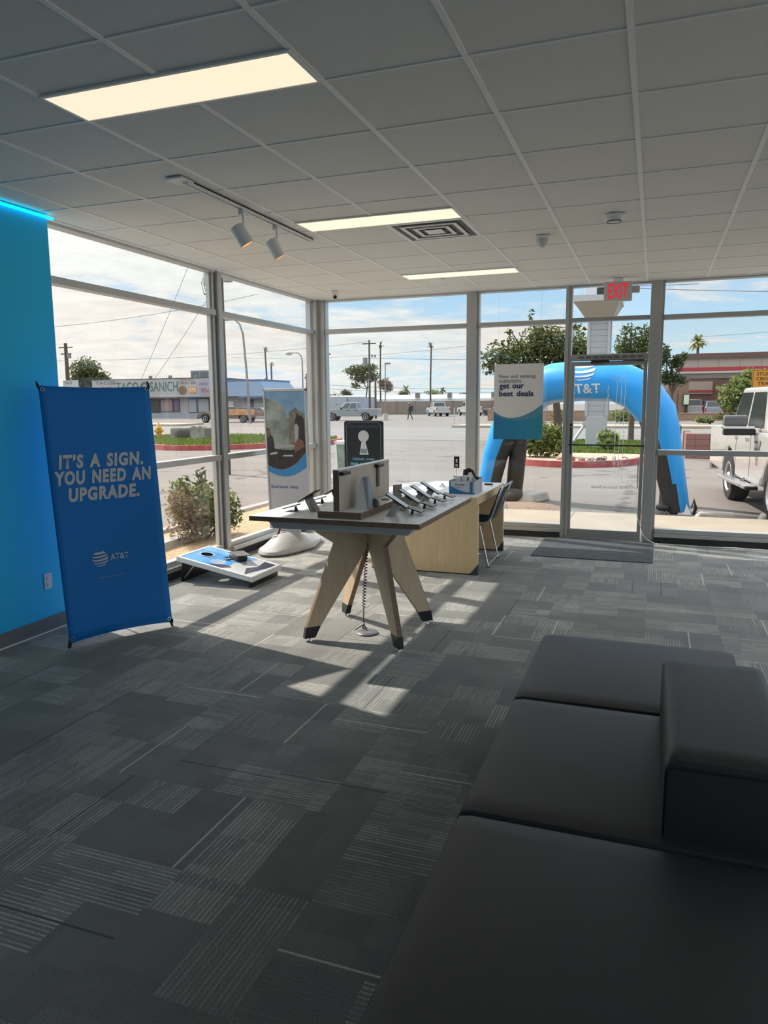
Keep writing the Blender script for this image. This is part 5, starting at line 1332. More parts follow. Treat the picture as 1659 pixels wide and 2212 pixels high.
tree('desert_tree', 'feathery yellow green tree in front of the restaurant beside the yellow sign', (6.4, 62, GZ), (.1, 0, 1.2), [((0, 0, 2.6), (1.5, 1.5, 1.1)), ((-1.1, 0, 2.0), (1.0, 1, .6)), ((-1.6, 0, 2.7), (.6, .6, .2)), ((1.2, 0, 3.1), (1.6, 1.2, .8)), ((.4, 0, 3.7), (1.1, 1.0, .45)), ((-.6, 0, 3.3), (.7, .6, .35)), ((-1.0, 0, 1.4), (.9, .8, .35))], 2600, .42, leaf_mat('leaf_feather', (.10, .15, .05), (.30, .34, .14), .4), 57, tr=.12, limbs=6, shell=.3)
tree('street_tree', 'bushy grey green tree beyond the blue wall, behind the wooden pole', (-81.5, 92, GZ), (0, 0, 3), [((-.5, 0, 6.6), (2.8, 2.0, 2.4)), ((1.6, 0, 5.4), (1.8, 1.5, 1.3)), ((2.9, 0, 5.9), (.9, 1, 1.0)), ((-2.2, 0, 5.4), (1.6, 1.4, 1.6))], 2600, .55, LF2, 59, tr=.3, shell=.3)
tree('shade_tree', 'tall thin trunked tree left of the tall palms, above the white roofed building', (-44.3, 112, GZ), (.6, 0, 4.0), [((-1.2, 0, 7.0), (2.2, 1.5, 1.0)), ((.8, 0, 7.3), (1.8, 1.5, .8)), ((-.4, 0, 5.8), (2.0, 1.4, .9)), ((1.6, 0, 6.0), (1.2, 1.2, 1.0)), ((-1.4, 0, 4.6), (.9, 1, .6))], 2200, .42, LF2, 61, tr=.16, shell=.3)
tree('street_tree', 'sparse reddish tree just right of the wooden utility pole', (-41.0, 113, GZ), (0, 0, 3.2), [((0, 0, 4.8), (1.3, 1.1, 1.0)), ((.6, 0, 4.2), (.9, .9, .8))], 900, .38, leaf_mat('leaf_reddish', (.14, .09, .05), (.34, .25, .17), .3), 63, tr=.12, shell=.3)
for i, (x, z, w, m, lab) in enumerate(((-57.6, 4.3, 1.3, LF2, 'round tree top behind the white box trailer'), (-60.0, 3.7, 2.2, LF1, 'low green tree tops beside the corner post'), (-45.6, 3.9, 1.0, LF2, 'small bush top right of the short fan palm'), (-39.7, 4.2, 1.8, LF3, 'bright green bushy tree beneath the lone tall palm'), (-33.0, 3.7, 1.6, LF2, 'low dark tree top near the window post'), (-63.0, 3.4, 1.4, LFD, 'dry brown tree top at the edge of the corner post'))):
    tree('far_tree', f'distant {lab}', (x, 136, GZ), (0, 0, 2.0), [((0, 0, z - w * .45 + .1), (w, w * .8, w * .55)), ((w * .5, 0, z - w * .6), (w * .6, w * .6, w * .4))], 420, .42, m, 70 + i, tr=.12, limbs=2, shell=.3)

def palm(name, label, loc, h, cr, seed, m, tr=.18, n=26, droop=.7):
    rnd = random.Random(seed); t = thing(name, label, 'palm', loc)
    mb = MB(); mb.tube([(0, 0, 0), (rnd.uniform(-.1, .1), 0, h * .5), (rnd.uniform(-.15, .15), 0, h)], [tr * 1.15, tr * .9, tr * .8], 8); mb.build('trunk', BARK, t)
    mb = MB()
    for i in range(n):
        a = 2 * PI * i / n + rnd.uniform(-.15, .15); el = rnd.uniform(-.75, 1.15); L = cr * rnd.uniform(.8, 1.1)
        dr = Vector((math.cos(a) * math.cos(el), math.sin(a) * math.cos(el), math.sin(el))); sd_ = Vector((-math.sin(a), math.cos(a), 0)); p = Vector((0, 0, h)); pts = []
        for k in range(5): f = k / 4; pts.append(p + dr * L * f + Vector((0, 0, -droop * L * .5 * f * f)))
        for k in range(4):
            w0 = cr * .16 * math.sin(PI * min(1, (k + .35) / 4.4)); w1 = cr * .16 * math.sin(PI * min(1, (k + 1.35) / 4.4))
            mb.quad(pts[k] - sd_ * w0, pts[k] + sd_ * w0, pts[k + 1] + sd_ * w1, pts[k + 1] - sd_ * w1)
    mb.build('fronds', m, t); return t
LP = leaf_mat('leaf_palm', (.05, .07, .03), (.22, .24, .11), .25); LPY = leaf_mat('leaf_palm_yellow', (.14, .15, .06), (.40, .38, .18), .3)
palm('fan_palm', 'round headed fan palm rising behind the restaurant roof', (6.0, 130, GZ), 11.2, 1.75, 81, LPY, tr=.24, n=46)
palm('tall_palm', 'very tall thin palm just right of the wooden utility pole', (-41.0, 111, GZ), 10.8, .75, 82, LP, tr=.14, droop=.2, n=16)
palm('tall_palm', 'lone very tall thin palm in the middle window', (-32.5, 110, GZ), 10.4, .75, 83, LP, tr=.14, droop=.2, n=16)
palm('fan_palm', 'short fan palm above the white roof, right of the parking lot lamp', (-46.4, 140, GZ), 4.6, 1.3, 84, LP, n=26)
palm('fan_palm', 'short fan palm at the right end of the white roof', (-39.2, 141, GZ), 4.2, 1.1, 85, LP, n=22)
palm('tall_palm', 'taller thin palm left of the poster stand, with a shaggy neighbour', (-55.3, 100, GZ), 10.0, .65, 86, LP, tr=.15, droop=.3, n=16)
palm('tall_palm', 'shorter thin palm with hanging fronds left of the poster stand', (-54.9, 101, GZ), 7.8, .6, 87, LP, tr=.15, droop=.4, n=16)
palm('fan_palm', 'shaggy low palm at the foot of the two thin palms', (-55.0, 99, GZ), 5.2, 1.2, 88, LP, n=24, droop=1.1)
palm('fan_palm', 'small dark palm above the poster stand', (-53.4, 110, GZ), 6.2, .8, 89, LP, n=20)
palm('tall_palm', 'tall palm trunk close beside the corner post', (-52.5, 111, GZ), 10.9, .6, 90, LP, tr=.16, droop=.1, n=14)
for lab, x, y, w, h, m, sd in (('bright yellow green low shrub in front of the tan planter wall', 3.55, 61, .75, .42, LF3, 91), ('grey green shrub in front of the tan planter wall near the pickup', 5.9, 66, 1.5, .75, LF2, 92), ('dark rounded shrub at the left end of the tan planter wall', .9, 69, 1.15, 1.0, LF1, 93), ('yellow green shrub left of the pylon base, across the street', -7.2, 62, 1.0, 1.1, LF3, 94), ('yellow green shrub right of the pylon base, across the street', -2.6, 62, 1.0, 1.0, LF3, 95), ('grey green shrub across the street behind the window poster', -10.6, 60, .9, .7, LF2, 96)):
    shrub(lab, (x, y, GZ + .1), [((0, 0, h * .5), (w, w * .7, h * .55)), ((w * .4, 0, h * .45), (w * .5, w * .5, h * .45))], 620, .24, m, sd, stems=4)
# grass island on the left with hydrant and stone sign
isl2 = chaikin([(-23.5, 27.2), (-18.7, 24.4), (-17.2, 23.6), (-15.0, 25.2), (-12.6, 28.6), (-14, 33), (-24, 33)], 3)
ko2, In2 = ringkerb(isl2, .17, GZ, GZ + .20, 'kerb', MATS['kerb_red']); struct(ko2)
grass('strip of green grass around the stone sign beyond the left windows', In2, GZ + .19, 23, 7000, .12)
HY = thing('fire_hydrant', 'yellow fire hydrant on the grass beside the blue banner', 'hydrant', (-22.2, 29.5, GZ + .16))
hy = mat('hydrant_yellow', (.52, .26, .035), .45)
MB().lathe([(.17, 0), (.17, .05), (.115, .06), (.115, .44), (.15, .46), (.15, .50), (.13, .52), (.10, .62), (.04, .68), (.03, .74), (0, .74)], 20, caps=True).build('barrel', hy, HY, smooth=True)
for s in (-1, 1): MB().tube([(0, 0, .36), (s * .19, 0, .36)], .06, 12).tube([(s * .17, 0, .36), (s * .22, 0, .36)], .075, 12).build('side_outlet', hy, HY, smooth=True)
MB().tube([(0, 0, .33), (0, -.20, .33)], .08, 12).build('front_outlet', hy, HY, smooth=True)
SG = thing('stone_sign', 'low weathered stone sign with rounded bumps on the grass beyond the left windows', 'sign', (-19.65, 28.6, GZ + .17), math.atan2(1.42, 1.07) * 0 + R_(8))
stn = mat('sign_stone', (.17, .16, .145), .9, var=.35, vscale=2.5)
MB().box((-1.08, -.16, 0), (1.08, .16, .56)).build('stone_slab', stn, SG, bevel=.09, bseg=3)
for x, w in ((.12, .20), (.46, .18)):
    MB().prism([(x - w, 0)] + [(x + w * math.cos(PI - PI * i / 14), .44 + .20 * math.sin(PI * i / 14)) for i in range(15)] + [(x + w, 0)], -.20, .20, PX).build('rounded_stone', mat('sign_stone_pale', (.27, .25, .22), .9, var=.3, vscale=3), SG, bevel=.02)
MB().ball((-.45, -.16, .26), (.42, .04, .20), 14, 8).build('carved_relief', mat('sign_stone_dark', (.09, .08, .07), .9), SG, smooth=True)
# ================================================================== OUTSIDE: buildings, poles, people
bsh = mat('shop_white', (.30, .295, .30), .8); bbl = mat('shop_blue', (.10, .15, .24), .7); blt = mat('shop_lightblue', (.20, .27, .36), .7)
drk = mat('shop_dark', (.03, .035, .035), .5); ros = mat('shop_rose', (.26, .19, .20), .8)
TB = thing('taco_shop', 'low white taco shop with painted signs across the street, behind the blue banner', 'building', (-58, 80, GZ))
MB().box((-14, .3, 0), (6.4, 9, 2.72)).build('shop_wall', bsh, TB)
MB().box((-12.1, -.4, 2.68), (6.4, .3, 5.0)).build('fascia', mat('fascia_white', (.34, .335, .33), .7), TB)
MB().box((-12.2, -.45, 5.0), (6.5, 9, 5.08)).build('parapet_cap', drk, TB)
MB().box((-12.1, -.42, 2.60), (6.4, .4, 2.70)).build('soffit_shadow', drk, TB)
tgn = mat('sign_green', (.05, .13, .10), .6); trd = mat('sign_rose', (.30, .10, .13), .6); tgy = mat('sign_greytext', (.12, .10, .12), .6); tor = mat('sign_orange', (.55, .22, .02), .6); tbr = mat('sign_brown', (.16, .11, .07), .7)
def tf(x, z): return frame((x, -.42, z), (1, 0, 0), (0, 0, 1))
put_text('TACOS', tf(-11.5, 4.42), 3.2, .42, tgy, TB, 'sign_lettering', bold=.02)
put_text('DEL', tf(-10.6, 3.5), 1.9, .62, trd, TB, 'sign_lettering', bold=.03)
put_text('TACO', tf(-8.2, 3.42), 3.5, 1.25, tgn, TB, 'sign_lettering', bold=.01, space=1.05)
put_text('SANICH', tf(-2.9, 3.42), 4.2, 1.25, tgn, TB, 'sign_lettering', bold=.01, space=1.05)
MB().lathe([(.35, 0), (.62, 0), (.62, .03), (.35, .03)], 24, tf(-3.75, 4.05), caps=False).build('round_emblem', tgy, TB)
put_text('ESPECIAL', tf(-1.05 + 2.8, 4.72 - GZ * 0), 2.0, .28, trd, TB, 'sign_lettering')
put_text('3 TACOS Y SODA', tf(1.45, 4.30), 2.6, .30, tgy, TB, 'sign_lettering', bold=.02)
MB().ball((2.0, -.44, 3.55), (.62, .03, .55), 14, 8).build('painted_figure', tbr, TB, smooth=True)
MB().box((2.95, -.44, 3.15), (4.05, -.42, 3.95)).build('price_panel', tor, TB)
put_text('7.75', frame((3.05, -.45, 3.35), (1, 0, 0), (0, 0, 1)), .9, .45, MATS['banner_white'], TB, 'price_lettering', bold=.03)
MB().hexa([(4.45, -.43, 2.95), (6.3, -.43, 2.95), (6.3, -.42, 2.95), (4.45, -.42, 2.95)], [(4.25, -.43, 4.75), (6.2, -.43, 4.7), (6.2, -.42, 4.7), (4.25, -.42, 4.75)]).build('offer_panel', mat('offer_pale', (.32, .29, .31), .7), TB)
put_text('95c', frame((4.7, -.45, 3.2), (1, 0, 0), (0, 0, 1)), 1.25, .6, trd, TB, 'price_lettering', bold=.02)
put_text('LONCHE', frame((4.5, -.45, 4.15), (1, 0, 0), (0, 0, 1)), 1.2, .3, tgy, TB, 'sign_lettering')
for x0, x1, z0, z1, m in ((-3.6, -2.0, .75, 2.45, drk), (-1.9, .0, .85, 2.5, ros), (.05, 1.0, .85, 2.45, mat('window_violet', (.12, .09, .15), .4)), (2.3, 3.6, .70, 2.5, bsh), (3.75, 5.4, .75, 2.5, bsh), (-6.8, -4.2, .75, 2.45, drk), (-10.8, -7.6, .75, 2.45, drk)):
    f = MB().box((x0, .22, z0), (x1, .31, z1)).build('window', drk, TB); MB().box((x0 + .08, .20, z0 + .08), (x1 - .08, .23, z1 - .08)).build('pane', m, f)
MB().box((-14, .15, .08), (6.4, .32, .66)).build('wall_base', mat('shop_palebase', (.27, .29, .32), .8), TB)
MB().box((-14, -.9, 0), (6.4, .1, .10)).build('step', MATS['kerb_grey'], TB)
for x in (-3.2, -.2, 3.6): MB().box((x, -.2, 5.08), (x + .35, .1, 5.42)).build('roof_lamp', MATS['kick_grey'], TB)
RU = thing('rooftop_unit', 'grey green cooler box on the taco shop roof by the window mullion', 'cooler', (-54.6, 82, 4.96))
MB().box((-1.35, -.6, 0), (1.35, .8, .95)).build('unit_case', mat('unit_green', (.20, .23, .22), .7), RU)
for x in (-.65, .65): MB().box((x - .55, -.63, .12), (x + .55, -.60, .80)).build('unit_grille', mat('unit_dark', (.10, .11, .11), .7), RU)
BW = thing('shop_wing', 'blue grey shop wing with sloping eave beside the taco shop', 'building', (-47.8, 80, GZ))
MB().box((-3.6, .3, 0), (3.3, 8, 2.7)).build('wing_wall', mat('wing_wall_grey', (.26, .24, .25), .8), BW)
MB().hexa([(-3.7, -.4, 2.72), (4.0, -.5, 2.72), (4.0, 8, 2.72), (-3.7, 8, 2.72)], [(-3.7, .2, 4.62), (2.5, .2, 4.62), (2.5, 8, 4.62), (-3.7, 8, 4.62)]).build('mansard_roof', blt, BW)
MB().box((-3.7, .1, 4.60), (2.6, 8, 4.75)).build('roof_edge', bbl, BW)
MB().box((-.2, -.55, 2.50), (4.1, .2, 2.74)).build('eave_band', bbl, BW)
put_text('TOTA', frame((-2.2, -.05, 3.35), (1, 0, 0), Vector((0, .30, 1))), 3.9, .55, mat('sign_palelilac', (.42, .44, .52), .7), BW, 'sign_lettering', bold=.03)
f = MB().box((1.0, .2, .6), (1.5, .31, 2.3)).build('door', drk, BW); MB().box((1.08, .18, .7), (1.42, .21, 2.2)).build('pane', mat('pane_black', (.01, .01, .01), .3), f)
f = MB().box((-2.5, .2, .9), (-1.2, .31, 2.2)).build('window', bsh, BW); MB().box((-2.4, .18, 1.0), (-1.3, .21, 2.1)).build('pane', mat('pane_pale', (.40, .40, .42), .4), f)
AC = thing('wall_boxes', 'stack of white wall units at the right end of the shop wing', 'cooler', (-43.4, 80, GZ))
for z in (.55, 1.35, 2.05): MB().box((-.6, -.2, z), (.6, .5, z + .52)).build('unit', pyw, AC, bevel=.03)
SS = thing('pole_sign', 'small white taco sign low beside the blue wall edge', 'sign', (-72.15, 78, GZ))
MB().box((-1.2, -.1, 4.05), (1.2, .1, 5.0)).build('sign_panel', pyw, SS); MB().cyl((0, 0, 0), (0, 0, 4.05), .10, 8).build('sign_post', MATS['steel'], SS)
put_text('TACO', frame((-1.0, -.11, 4.5), (1, 0, 0), (0, 0, 1)), 1.3, .34, tgy, SS, 'sign_lettering', bold=.02)

# ---- far side of the lot
CT = thing('box_trailer', 'pale grey box trailer behind the grey pickup', 'trailer', (-41.4, 95, GZ), R_(4))
MB().box((-1.25, -.05, .25), (1.2, 5.5, 2.70)).build('trailer_box', mat('trailer_white', (.33, .34, .37), .6), CT, bevel=.03)
MB().box((1.25, .2, .25), (3.7, 5.5, 2.66)).build('trailer_box', mat('trailer_lilac', (.29, .30, .35), .6), CT, bevel=.03)
MB().box((-.4, -.07, 1.60), (-.12, -.05, 1.72)).build('vent', MATS['kick_grey'], CT)
for x in (-.8, 2.4): MB().cyl((x, 1, .26), (x, 1.4, .26), .26, 14).build('wheel', MATS['tyre'], CT)
WB_ = thing('white_roofed_building', 'long low building with a bright white roof behind the tan wall', 'building', (-40, 121, GZ))
MB().box((-16, 0, 0), (22, 14, 2.1)).build('wall', pyw, WB_)
MB().box((-16.2, -.2, 2.05), (22.2, .1, 2.45)).build('white_fascia', mat('roof_white', (.62, .62, .62), .8), WB_)
MB().hexa([(-16.2, .1, 2.4), (22.2, .1, 2.4), (22.2, 14, 2.4), (-16.2, 14, 2.4)], [(-16.2, .8, 3.15), (22.2, .8, 3.15), (22.2, 14, 3.25), (-16.2, 14, 3.25)]).build('roof', MATS['roof_white'], WB_)
for i, x in enumerate((2.1, 7.7, 15.1)):
    u = MB().box((-.33, -.3, 0), (.33, .4, .95)).build('roof_cooler', mat('cooler_tan', (.20, .18, .155), .8), loc=(-40 + x, 120.6, GZ + 2.5)); tag(u, ['tan roof cooler box right of the short palm', 'tan roof cooler box above the white pickup', 'tan roof cooler box at the window post'][i], 'cooler')
LW = thing('boundary_wall', 'long plain tan wall at the back of the lot behind the white trucks', 'wall', (-32.7, 109, GZ))
MB().box((-8.6, 0, 0), (12, .2, 2.02)).build('wall_panel', mat('wall_tan', (.215, .165, .125), .9, var=.12, vscale=.5), LW)
for x in range(-8, 12, 3): MB().box((x - .12, -.06, 0), (x + .12, .26, 2.06)).build('pilaster', mat('wall_tan_dark', (.19, .145, .11), .9), LW)

# ---- restaurant on the right
fbr = mat('brick_brown', (.155, .085, .068), .9, var=.08, vscale=2); fst = mat('stone_band', (.36, .31, .265), .9); fre = mat('stripe_red', (.36, .035, .045), .6); fdk = mat('parapet_brown', (.13, .082, .072), .9); fcol = mat('pillar_brown', (.21, .145, .10), .9, var=.06, vscale=1.5)
FF = thing('restaurant', 'brown brick drive-through restaurant with a red stripe, across the street at right', 'building', (6, 85, GZ))
MB().box((-4.0, 0, 4.6), (14, 7, 6.35)).build('canopy_fascia', fst, FF)
mb = MB()
for x in range(-4, 14, 2): mb.box((x - .02, -.02, 5.2), (x + .02, 0, 6.1))
mb.build('band_joint', mat('joint_tan', (.26, .22, .185), .9), FF)
MB().box((-4.2, -.25, 6.12), (14.2, 7.2, 6.65)).build('parapet', fdk, FF)
MB().box((-4.1, -.08, 4.86), (14, 0, 5.22)).build('red_stripe', fre, FF)
MB().box((-4.1, -.10, 4.62), (14, 0, 4.82)).build('pale_ledge', mat('ledge_cream', (.48, .43, .38), .9), FF)
MB().box((-4.0, .05, 4.1), (14, 7, 4.62)).build('soffit_beam', mat('beam_grey', (.20, .17, .15), .9), FF)
for x0, x1 in ((-4.85, -3.85), (-3.75, -2.75), (9.0, 10.2)): MB().box((x0, .0, 0), (x1, 1.0, 4.15)).build('pillar', fcol, FF)
MB().box((-8.5, 12, 0), (14, 18, 4.4)).build('rear_wall', fbr, FF)
MB().box((-8.5, 11.8, 2.6), (-3.4, 12.0, 4.05)).build('rear_band', fst, FF); MB().box((-2.6, 11.8, 2.6), (.3, 12.0, 4.05)).build('rear_band', fst, FF)
MB().box((-8.5, 11.7, 2.8), (.3, 11.82, 3.04)).build('red_stripe', fre, FF)
MB().box((3.6, 11.6, 2.6), (3.75, 12.0, 4.3)).build('wall_fin', fst, FF)
f = MB().box((3.8, 11.7, 1.1), (6.4, 12.02, 2.75)).build('window', drk, FF); MB().box((4.5, 11.65, 1.5), (6.0, 11.72, 2.3)).build('pane', mat('pane_grey', (.26, .27, .28), .4), f)
MB().box((-8.2, 11.9, .3), (-7.7, 12.0, 1.5)).build('door', pyw, FF)
DB = thing('menu_board', 'drive-through menu screen glowing pale green on the brown pillar', 'menu board', (3.05, 84.7, GZ))
MB().box((-.33, .0, 1.30), (.33, .28, 2.50)).build('board_case', MATS['black_plastic'], DB, bevel=.06)
sc = MB().box((-.26, -.015, 1.40), (.26, .0, 2.40)).build('screen', mat('menu_screen', (.3, .35, .25), .3, emit=(.42, .60, .38), estr=.55), DB)
for i, (x, z) in enumerate(((-.2, 1.45), (-.05, 1.5), (.1, 1.45))): MB().box((x, -.02, z), (x + .10, -.015, z + .22)).build('screen_picture', mat('menu_pic', (.5, .55, .6), .4), sc)
MB().box((-.1, .05, 0), (.1, .25, 1.32)).build('board_post', MATS['black_plastic'], DB)
PWL = thing('planter_wall', 'low tan wall in front of the drive-through cars', 'wall', (6, 72, GZ))
MB().box((-4.0, 0, 0), (9, .4, .66)).build('wall_panel', mat('planter_tan', (.29, .195, .13), .9, var=.08, vscale=1.2), PWL); MB().box((-4.05, -.04, .62), (9, .44, .70)).build('wall_cap', mat('planter_cap', (.34, .24, .17), .9), PWL)
PW2 = thing('planter_wall', 'low tan wall across the street, seen through the door and behind the pylon', 'wall', (-6, 70, GZ))
MB().box((-9.0, 0, 0), (7.2, .4, .95)).build('wall_panel', MATS['planter_tan'], PW2); MB().box((-9.0, -.04, .9), (7.2, .44, .98)).build('wall_cap', MATS['planter_cap'], PW2)
BK = thing('block_enclosure', 'low red brown block wall on the lot left of the white pickup', 'wall', (2.0, 24.5, GZ))
MB().box((-1.07, 0, 0), (1.6, .2, .76)).build('block_face', block_mat('block_red', (.25, .125, .10), .40, .20, .55), BK); MB().box((-1.07, .2, 0), (-.87, 2.6, .76)).build('block_return', MATS['block_red'], BK)
YS = thing('road_sign', 'square yellow student crossing sign with an arrow, behind the white pickup', 'sign', (4.45, 35, GZ))
MB().prism(rrect(.66, .54, .08), -.015, .015, Matrix.Translation((0, 0, 2.50)) @ PX).build('sign_plate', mat('sign_yellow', (.56, .24, .015), .5), YS)
mb = MB(); o_, i_ = rrect(.64, .52, .07), rrect(.62, .50, .06)
for a in range(len(o_)):
    b = (a + 1) % len(o_); Mq = Matrix.Translation((0, 0, 2.50)) @ PX
    mb.quad(Mq @ Vector((*o_[a], .017)), Mq @ Vector((*o_[b], .017)), Mq @ Vector((*i_[b], .017)), Mq @ Vector((*i_[a], .017)))
bkm = mat('sign_black', (.02, .014, .008), .5)
mb.build('sign_border', bkm, YS)
for i, (s, w) in enumerate((('STUDENT', .92), ('CROSSING', .98), ('TRAFFIC', .84), ('SIGNAL', .76))):
    put_text(s, frame((-.50 + .05 * (i > 1), -.018, 2.79 - i * .195), (1, 0, 0), (0, 0, 1)), w, .135, bkm, YS, 'sign_lettering', bold=.02)
mb = MB(); mb.quad((-.42, -.018, 2.085), (.45, -.018, 2.085), (.45, -.018, 2.115), (-.42, -.018, 2.115)); mb.bm.faces.new([mb.bm.verts.new(p) for p in ((-.52, -.018, 2.10), (-.40, -.018, 2.05), (-.40, -.018, 2.15))]); mb.build('sign_arrow', bkm, YS)
MB().cyl((0, .03, 0), (0, .03, 2.9), .03, 8).build('sign_post', MATS['steel'], YS)

# ---- poles, lamps and wires
pole_w = mat('pole_wood', (.075, .055, .042), .9); pole_g = mat('pole_grey', (.20, .19, .18), .6)
def upole(label, loc, h, arms, extra=(), r=.14):
    t = thing('utility_pole', label, 'utility pole', loc); MB().tube([(0, 0, 0), (0, 0, h)], [r * 1.2, r * .8], 8).build('pole', pole_w, t, smooth=True)
    for z, w in arms: MB().box((-w, -.08, z - .07), (w, .08, z + .07)).build('crossarm', pole_w, t)
    for x, z, rr, hh in extra: MB().cyl((x, 0, z), (x, 0, z + hh), rr, 10).build('transformer', pole_g, t)
    return t
upole('wooden utility pole beside the blue wall, behind the grey green tree', (-79.1, 85, GZ), 10.5, ((9.9, 1.2), (9.0, .9)), ((.5, 8.4, .3, .7),), .28)
upole('tall wooden utility pole with crossarm and transformer, left part of the middle window', (-32.85, 85, GZ), 9.3, ((8.9, .85),), ((-.55, 6.3, .30, .95), (.35, 7.3, .12, .3), (.75, 7.25, .12, .3)), .13)
upole('short bare pole stub next to the tall utility pole', (-30.2, 80, GZ), 4.9, (), (), .13)
def lamp_post(name, label, loc, pts, r, head):
    t = thing(name, label, 'street lamp', loc); MB().tube(pts, r, 8).build('post', pole_g, t, smooth=True)
    head(t); return t
lamp_post('street_lamp', 'tall curved street light rising over the blue grey shop wing', (-34.6, 59.3, GZ), [(0, 0, 0), (-.2, 0, 4.5), (-.45, 0, 8.0), (-.75, 0, 8.85), (-1.25, 0, 9.25), (-1.95, 0, 9.3)], [.13, .11, .09, .08, .07, .06], lambda t: MB().hexa([(-2.7, -.12, 9.20), (-1.9, -.12, 9.22), (-1.9, .12, 9.22), (-2.7, .12, 9.20)], [(-2.5, -.08, 9.36), (-1.9, -.08, 9.36), (-1.9, .08, 9.36), (-2.5, .08, 9.36)]).build('lamp_head', pole_g, t))
lamp_post('street_lamp', 'cobra head street light with a pale globe left of the corner post', (-36.95, 75, GZ), [(0, 0, 0), (0, 0, 6.5), (-.15, 0, 7.05), (-.5, 0, 7.33), (-1.2, 0, 7.35)], [.11, .08, .07, .06, .05], lambda t: MB().ball((-1.62, 0, 7.33), (.48, .25, .24), 12, 8).build('lamp_globe', mat('globe_grey', (.42, .42, .40), .4), t, smooth=True))
lamp_post('lot_lamp', 'square headed parking lot lamp on a concrete foot in the middle window', (-26.82, 74, GZ), [(0, 0, .5), (0, 0, 5.9)], .06, lambda t: (MB().box((-.02, -.15, 5.78), (.55, .15, 5.94)).build('lamp_head', MATS['kick_grey'], t), MB().cyl((0, 0, 0), (0, 0, .65), .26, 14).build('concrete_foot', MATS['kerb_grey'], t)))
lamp_post('lot_lamp', 'square lamp head poking out beside the corner post', (-27.35, 60, GZ), [(0, 0, 0), (0, 0, 6.05)], .05, lambda t: MB().box((0, -.12, 5.95), (.50, .12, 6.10)).build('lamp_head', MATS['kick_grey'], t))
# the pole transformers that show at the top of the left glazing stand close by
NT_ = thing('utility_pole', 'pole transformers and crossarm at the very top of the left windows', 'utility pole', (-10.05, 16, GZ))
MB().tube([(0, 0, 0), (0, 0, 6.2)], [.10, .08], 8).build('pole', pole_w, NT_, smooth=True)
for x, z in ((-.32, 4.62), (.22, 4.68)): MB().lathe([(0, 0), (.12, 0), (.125, .02), (.125, .42), (.10, .45), (0, .45)], 16, Matrix.Translation((x, 0, z)), caps=False).build('transformer', mat('transformer_grey', (.30, .30, .29), .5), NT_, smooth=True)
MB().tube([(-.45, 0, 4.42), (.0, 0, 4.44)], .02, 6).build('crossarm', pole_w, NT_)
for k in range(3): MB().tube([(-.36 + k * .1, 0, 5.0), (-.52 + k * .05, .0, 4.7), (-.46 + k * .07, 0, 4.42)], .007, 5).build('lead', MATS['black_plastic'], NT_)
wire_m = mat('wire_dark', (.10, .10, .11), .7)
def wire(label, a, b, sag=.4, r=.016):
    a, b = Vector(a), Vector(b); pts = [a.lerp(b, i / 14) - Vector((0, 0, sag * 4 * (i / 14) * (1 - i / 14))) for i in range(15)]
    o = MB().tube(pts, r, 5).build('overhead_wire', wire_m); tag(o, label, 'wire', 'overhead wires'); return o
wire('thin overhead wire slanting down across the left window, left one of the slanting pair', (-27.0, 40, 10.6), (-31.3, 40, 3.2), .1, .012)
wire('thin overhead wire slanting down across the left window, right one of the slanting pair', (-24.9, 40, 9.4), (-30.3, 40, 3.2), .1, .012)
wire('overhead wire crossing high over the taco shop', (-88, 80, 12.0), (-45, 80, 14.6), .8, .03)
wire('overhead wire from the curved street light across to the thin palms', (-90, 84, 8.4), (-33, 85, 9.0), .9, .022)
wire('overhead wire passing above the poster stand', (-60, 98, 8.6), (-20, 85, 8.2), .7, .02)
wire('overhead wire along the middle of the centre window', (-33, 85, 7.1), (-5, 80, 6.3), .3, .02)
wire('low upper wire above the white roofed building', (-44, 90, 4.3), (-12, 90, 3.4), .4, .022)
wire('low lower wire above the white roofed building', (-44, 90, 3.8), (-12, 90, 2.9), .4, .022)
wire('overhead wire crossing high above the tree and the pylon', (-26, 80, 15.1), (3.5, 80, 12.9), .5, .03)
wire('overhead wire high at the right, beyond the exit sign', (-4, 80, 13.0), (24, 80, 11.2), .3, .03)
wire('thin wire low over the restaurant roof', (4, 100, 9.4), (24, 100, 10.6), .2, .02)

# ---- sidewalk sign outside the middle window, thin white bollard
AF = thing('sidewalk_sign', 'white framed sidewalk sign standing outside behind the keyhole sign', 'sign', (-4.45, 10.9, -.02), R_(10))
for s in (-1, 1):
    M_ = Matrix.Rotation(R_(9) * s, 4, 'X') if True else None
    q = MB().box((-.32, s * .18 - .015, .0), (-.285, s * .18 + .015, 1.05), None)
    q.box((.285, s * .18 - .015, .0), (.32, s * .18 + .015, 1.05)); q.box((-.32, s * .18 - .015, 1.0), (.32, s * .18 + .015, 1.05)); q.box((-.32, s * .18 - .015, .08), (.32, s * .18 + .015, .12))
    fr_ = q.build('sign_frame', MATS['white_plastic'], AF); fr_.location = (0, -s * .17, 0.0); fr_.rotation_euler = (R_(9) * s, 0, 0)
    pp_ = MB().box((-.285, s * .18 - .005, .12), (.285, s * .18 + .005, 1.0)).build('sign_panel', print_mat('print_green_%d' % (s + 1), [(.3, (.10, .17, .15)), (.7, (.28, .36, .36))], 7.0), fr_)
MB().tube([(-.31, -.03, 1.05), (.31, -.03, 1.05)], .022, 10).build('hinge_cap', MATS['white_plastic'], AF, smooth=True)
WP = MB().tube([(0, 0, 0), (0, 0, 1.35)], [.05, .04], 8).build('marker_post', pyw, loc=(-15.67, 60, GZ)); tag(WP, 'thin white marker post in the lot by the window post', 'post')

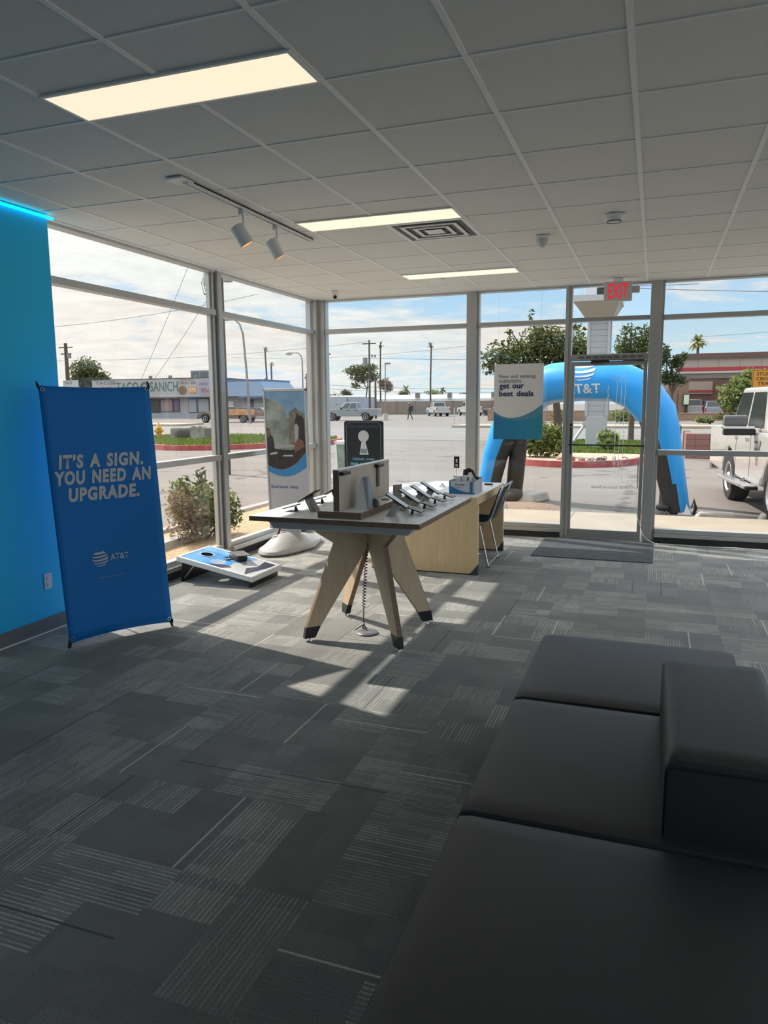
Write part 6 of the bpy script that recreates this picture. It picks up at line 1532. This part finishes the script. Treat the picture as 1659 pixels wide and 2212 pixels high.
# ---- person with a backpack crossing the lot
PE = thing('person', 'person in dark clothes walking left across the lot with a large backpack', 'person', (-24.2, 74.3, GZ), PI)
def skin_body():
    V = [(0, 0, .92), (0, 0, 1.12), (.02, 0, 1.32), (.05, 0, 1.44), (.08, 0, 1.52), (.10, 0, 1.62),
         (.03, .17, 1.36), (.02, .21, 1.10), (.17, .19, .92), (.03, -.17, 1.36), (.02, -.21, 1.10), (.17, -.19, .92),
         (.02, .09, .88), (.16, .09, .50), (.18, .09, .08), (.29, .09, .03), (-.02, -.09, .88), (-.08, -.09, .50), (-.28, -.09, .12), (-.20, -.09, .03)]
    E_ = [(0, 1), (1, 2), (2, 3), (3, 4), (4, 5), (2, 6), (6, 7), (7, 8), (2, 9), (9, 10), (10, 11), (0, 12), (12, 13), (13, 14), (14, 15), (0, 16), (16, 17), (17, 18), (18, 19)]
    rad = [.14, .14, .16, .07, .06, .10, .065, .05, .04, .065, .05, .04, .09, .065, .045, .04, .09, .065, .045, .04]
    me = bpy.data.meshes.new('body'); me.from_pydata(V, E_, []); me.materials.append(mat('person_dark', (.018, .018, .024), .8))
    o = bpy.data.objects.new('body', me); C.objects.link(o); o.parent = PE
    o.modifiers.new('skin', 'SKIN'); 
    for i, r in enumerate(rad): me.skin_vertices[0].data[i].radius = (r, r)
    me.skin_vertices[0].data[0].use_root = True
    q = o.modifiers.new('sub', 'SUBSURF'); q.levels = 1; q.render_levels = 1
    return o
bd_ = skin_body()
MB().ball((.11, 0, 1.66), (.10, .085, .12), 14, 10).build('head', mat('person_skin', (.17, .085, .055), .6), PE, smooth=True)
MB().ball((.09, 0, 1.73), (.115, .10, .075), 14, 8).build('cap', mat('person_cap', (.32, .22, .10), .8), PE, smooth=True)
MB().box((-.36, -.20, .92), (-.10, .20, 1.50)).build('backpack', mat('person_pack', (.012, .016, .03), .7), PE, bevel=.06, bseg=3)
MB().box((-.02, -.16, 1.12), (.17, .16, 1.42)).build('jacket', mat('person_jacket', (.12, .12, .14), .8), PE, bevel=.05)

# ---- hills on the skyline
mb = MB(); rnd = random.Random(5)
def ridge(y, x0, x1, h, n, seed):
    rnd = random.Random(seed); top = [(x0 + (x1 - x0) * i / n, y, max(2, h * (.35 + .65 * abs(math.sin(i * .61 + seed) * math.sin(i * .23 + 1.3)) + rnd.uniform(-.06, .06)))) for i in range(n + 1)]
    mb.grid([[(x, y - 60, GZ) for x, _, _ in top], top, [(x, y + 260, GZ) for x, _, _ in top]])
ridge(1500, -1000, 500, 20, 40, 2); ridge(2100, -1300, 700, 34, 44, 5)
struct(mb.build('hills', mat('hill_blue', (.20, .25, .30), .95)))
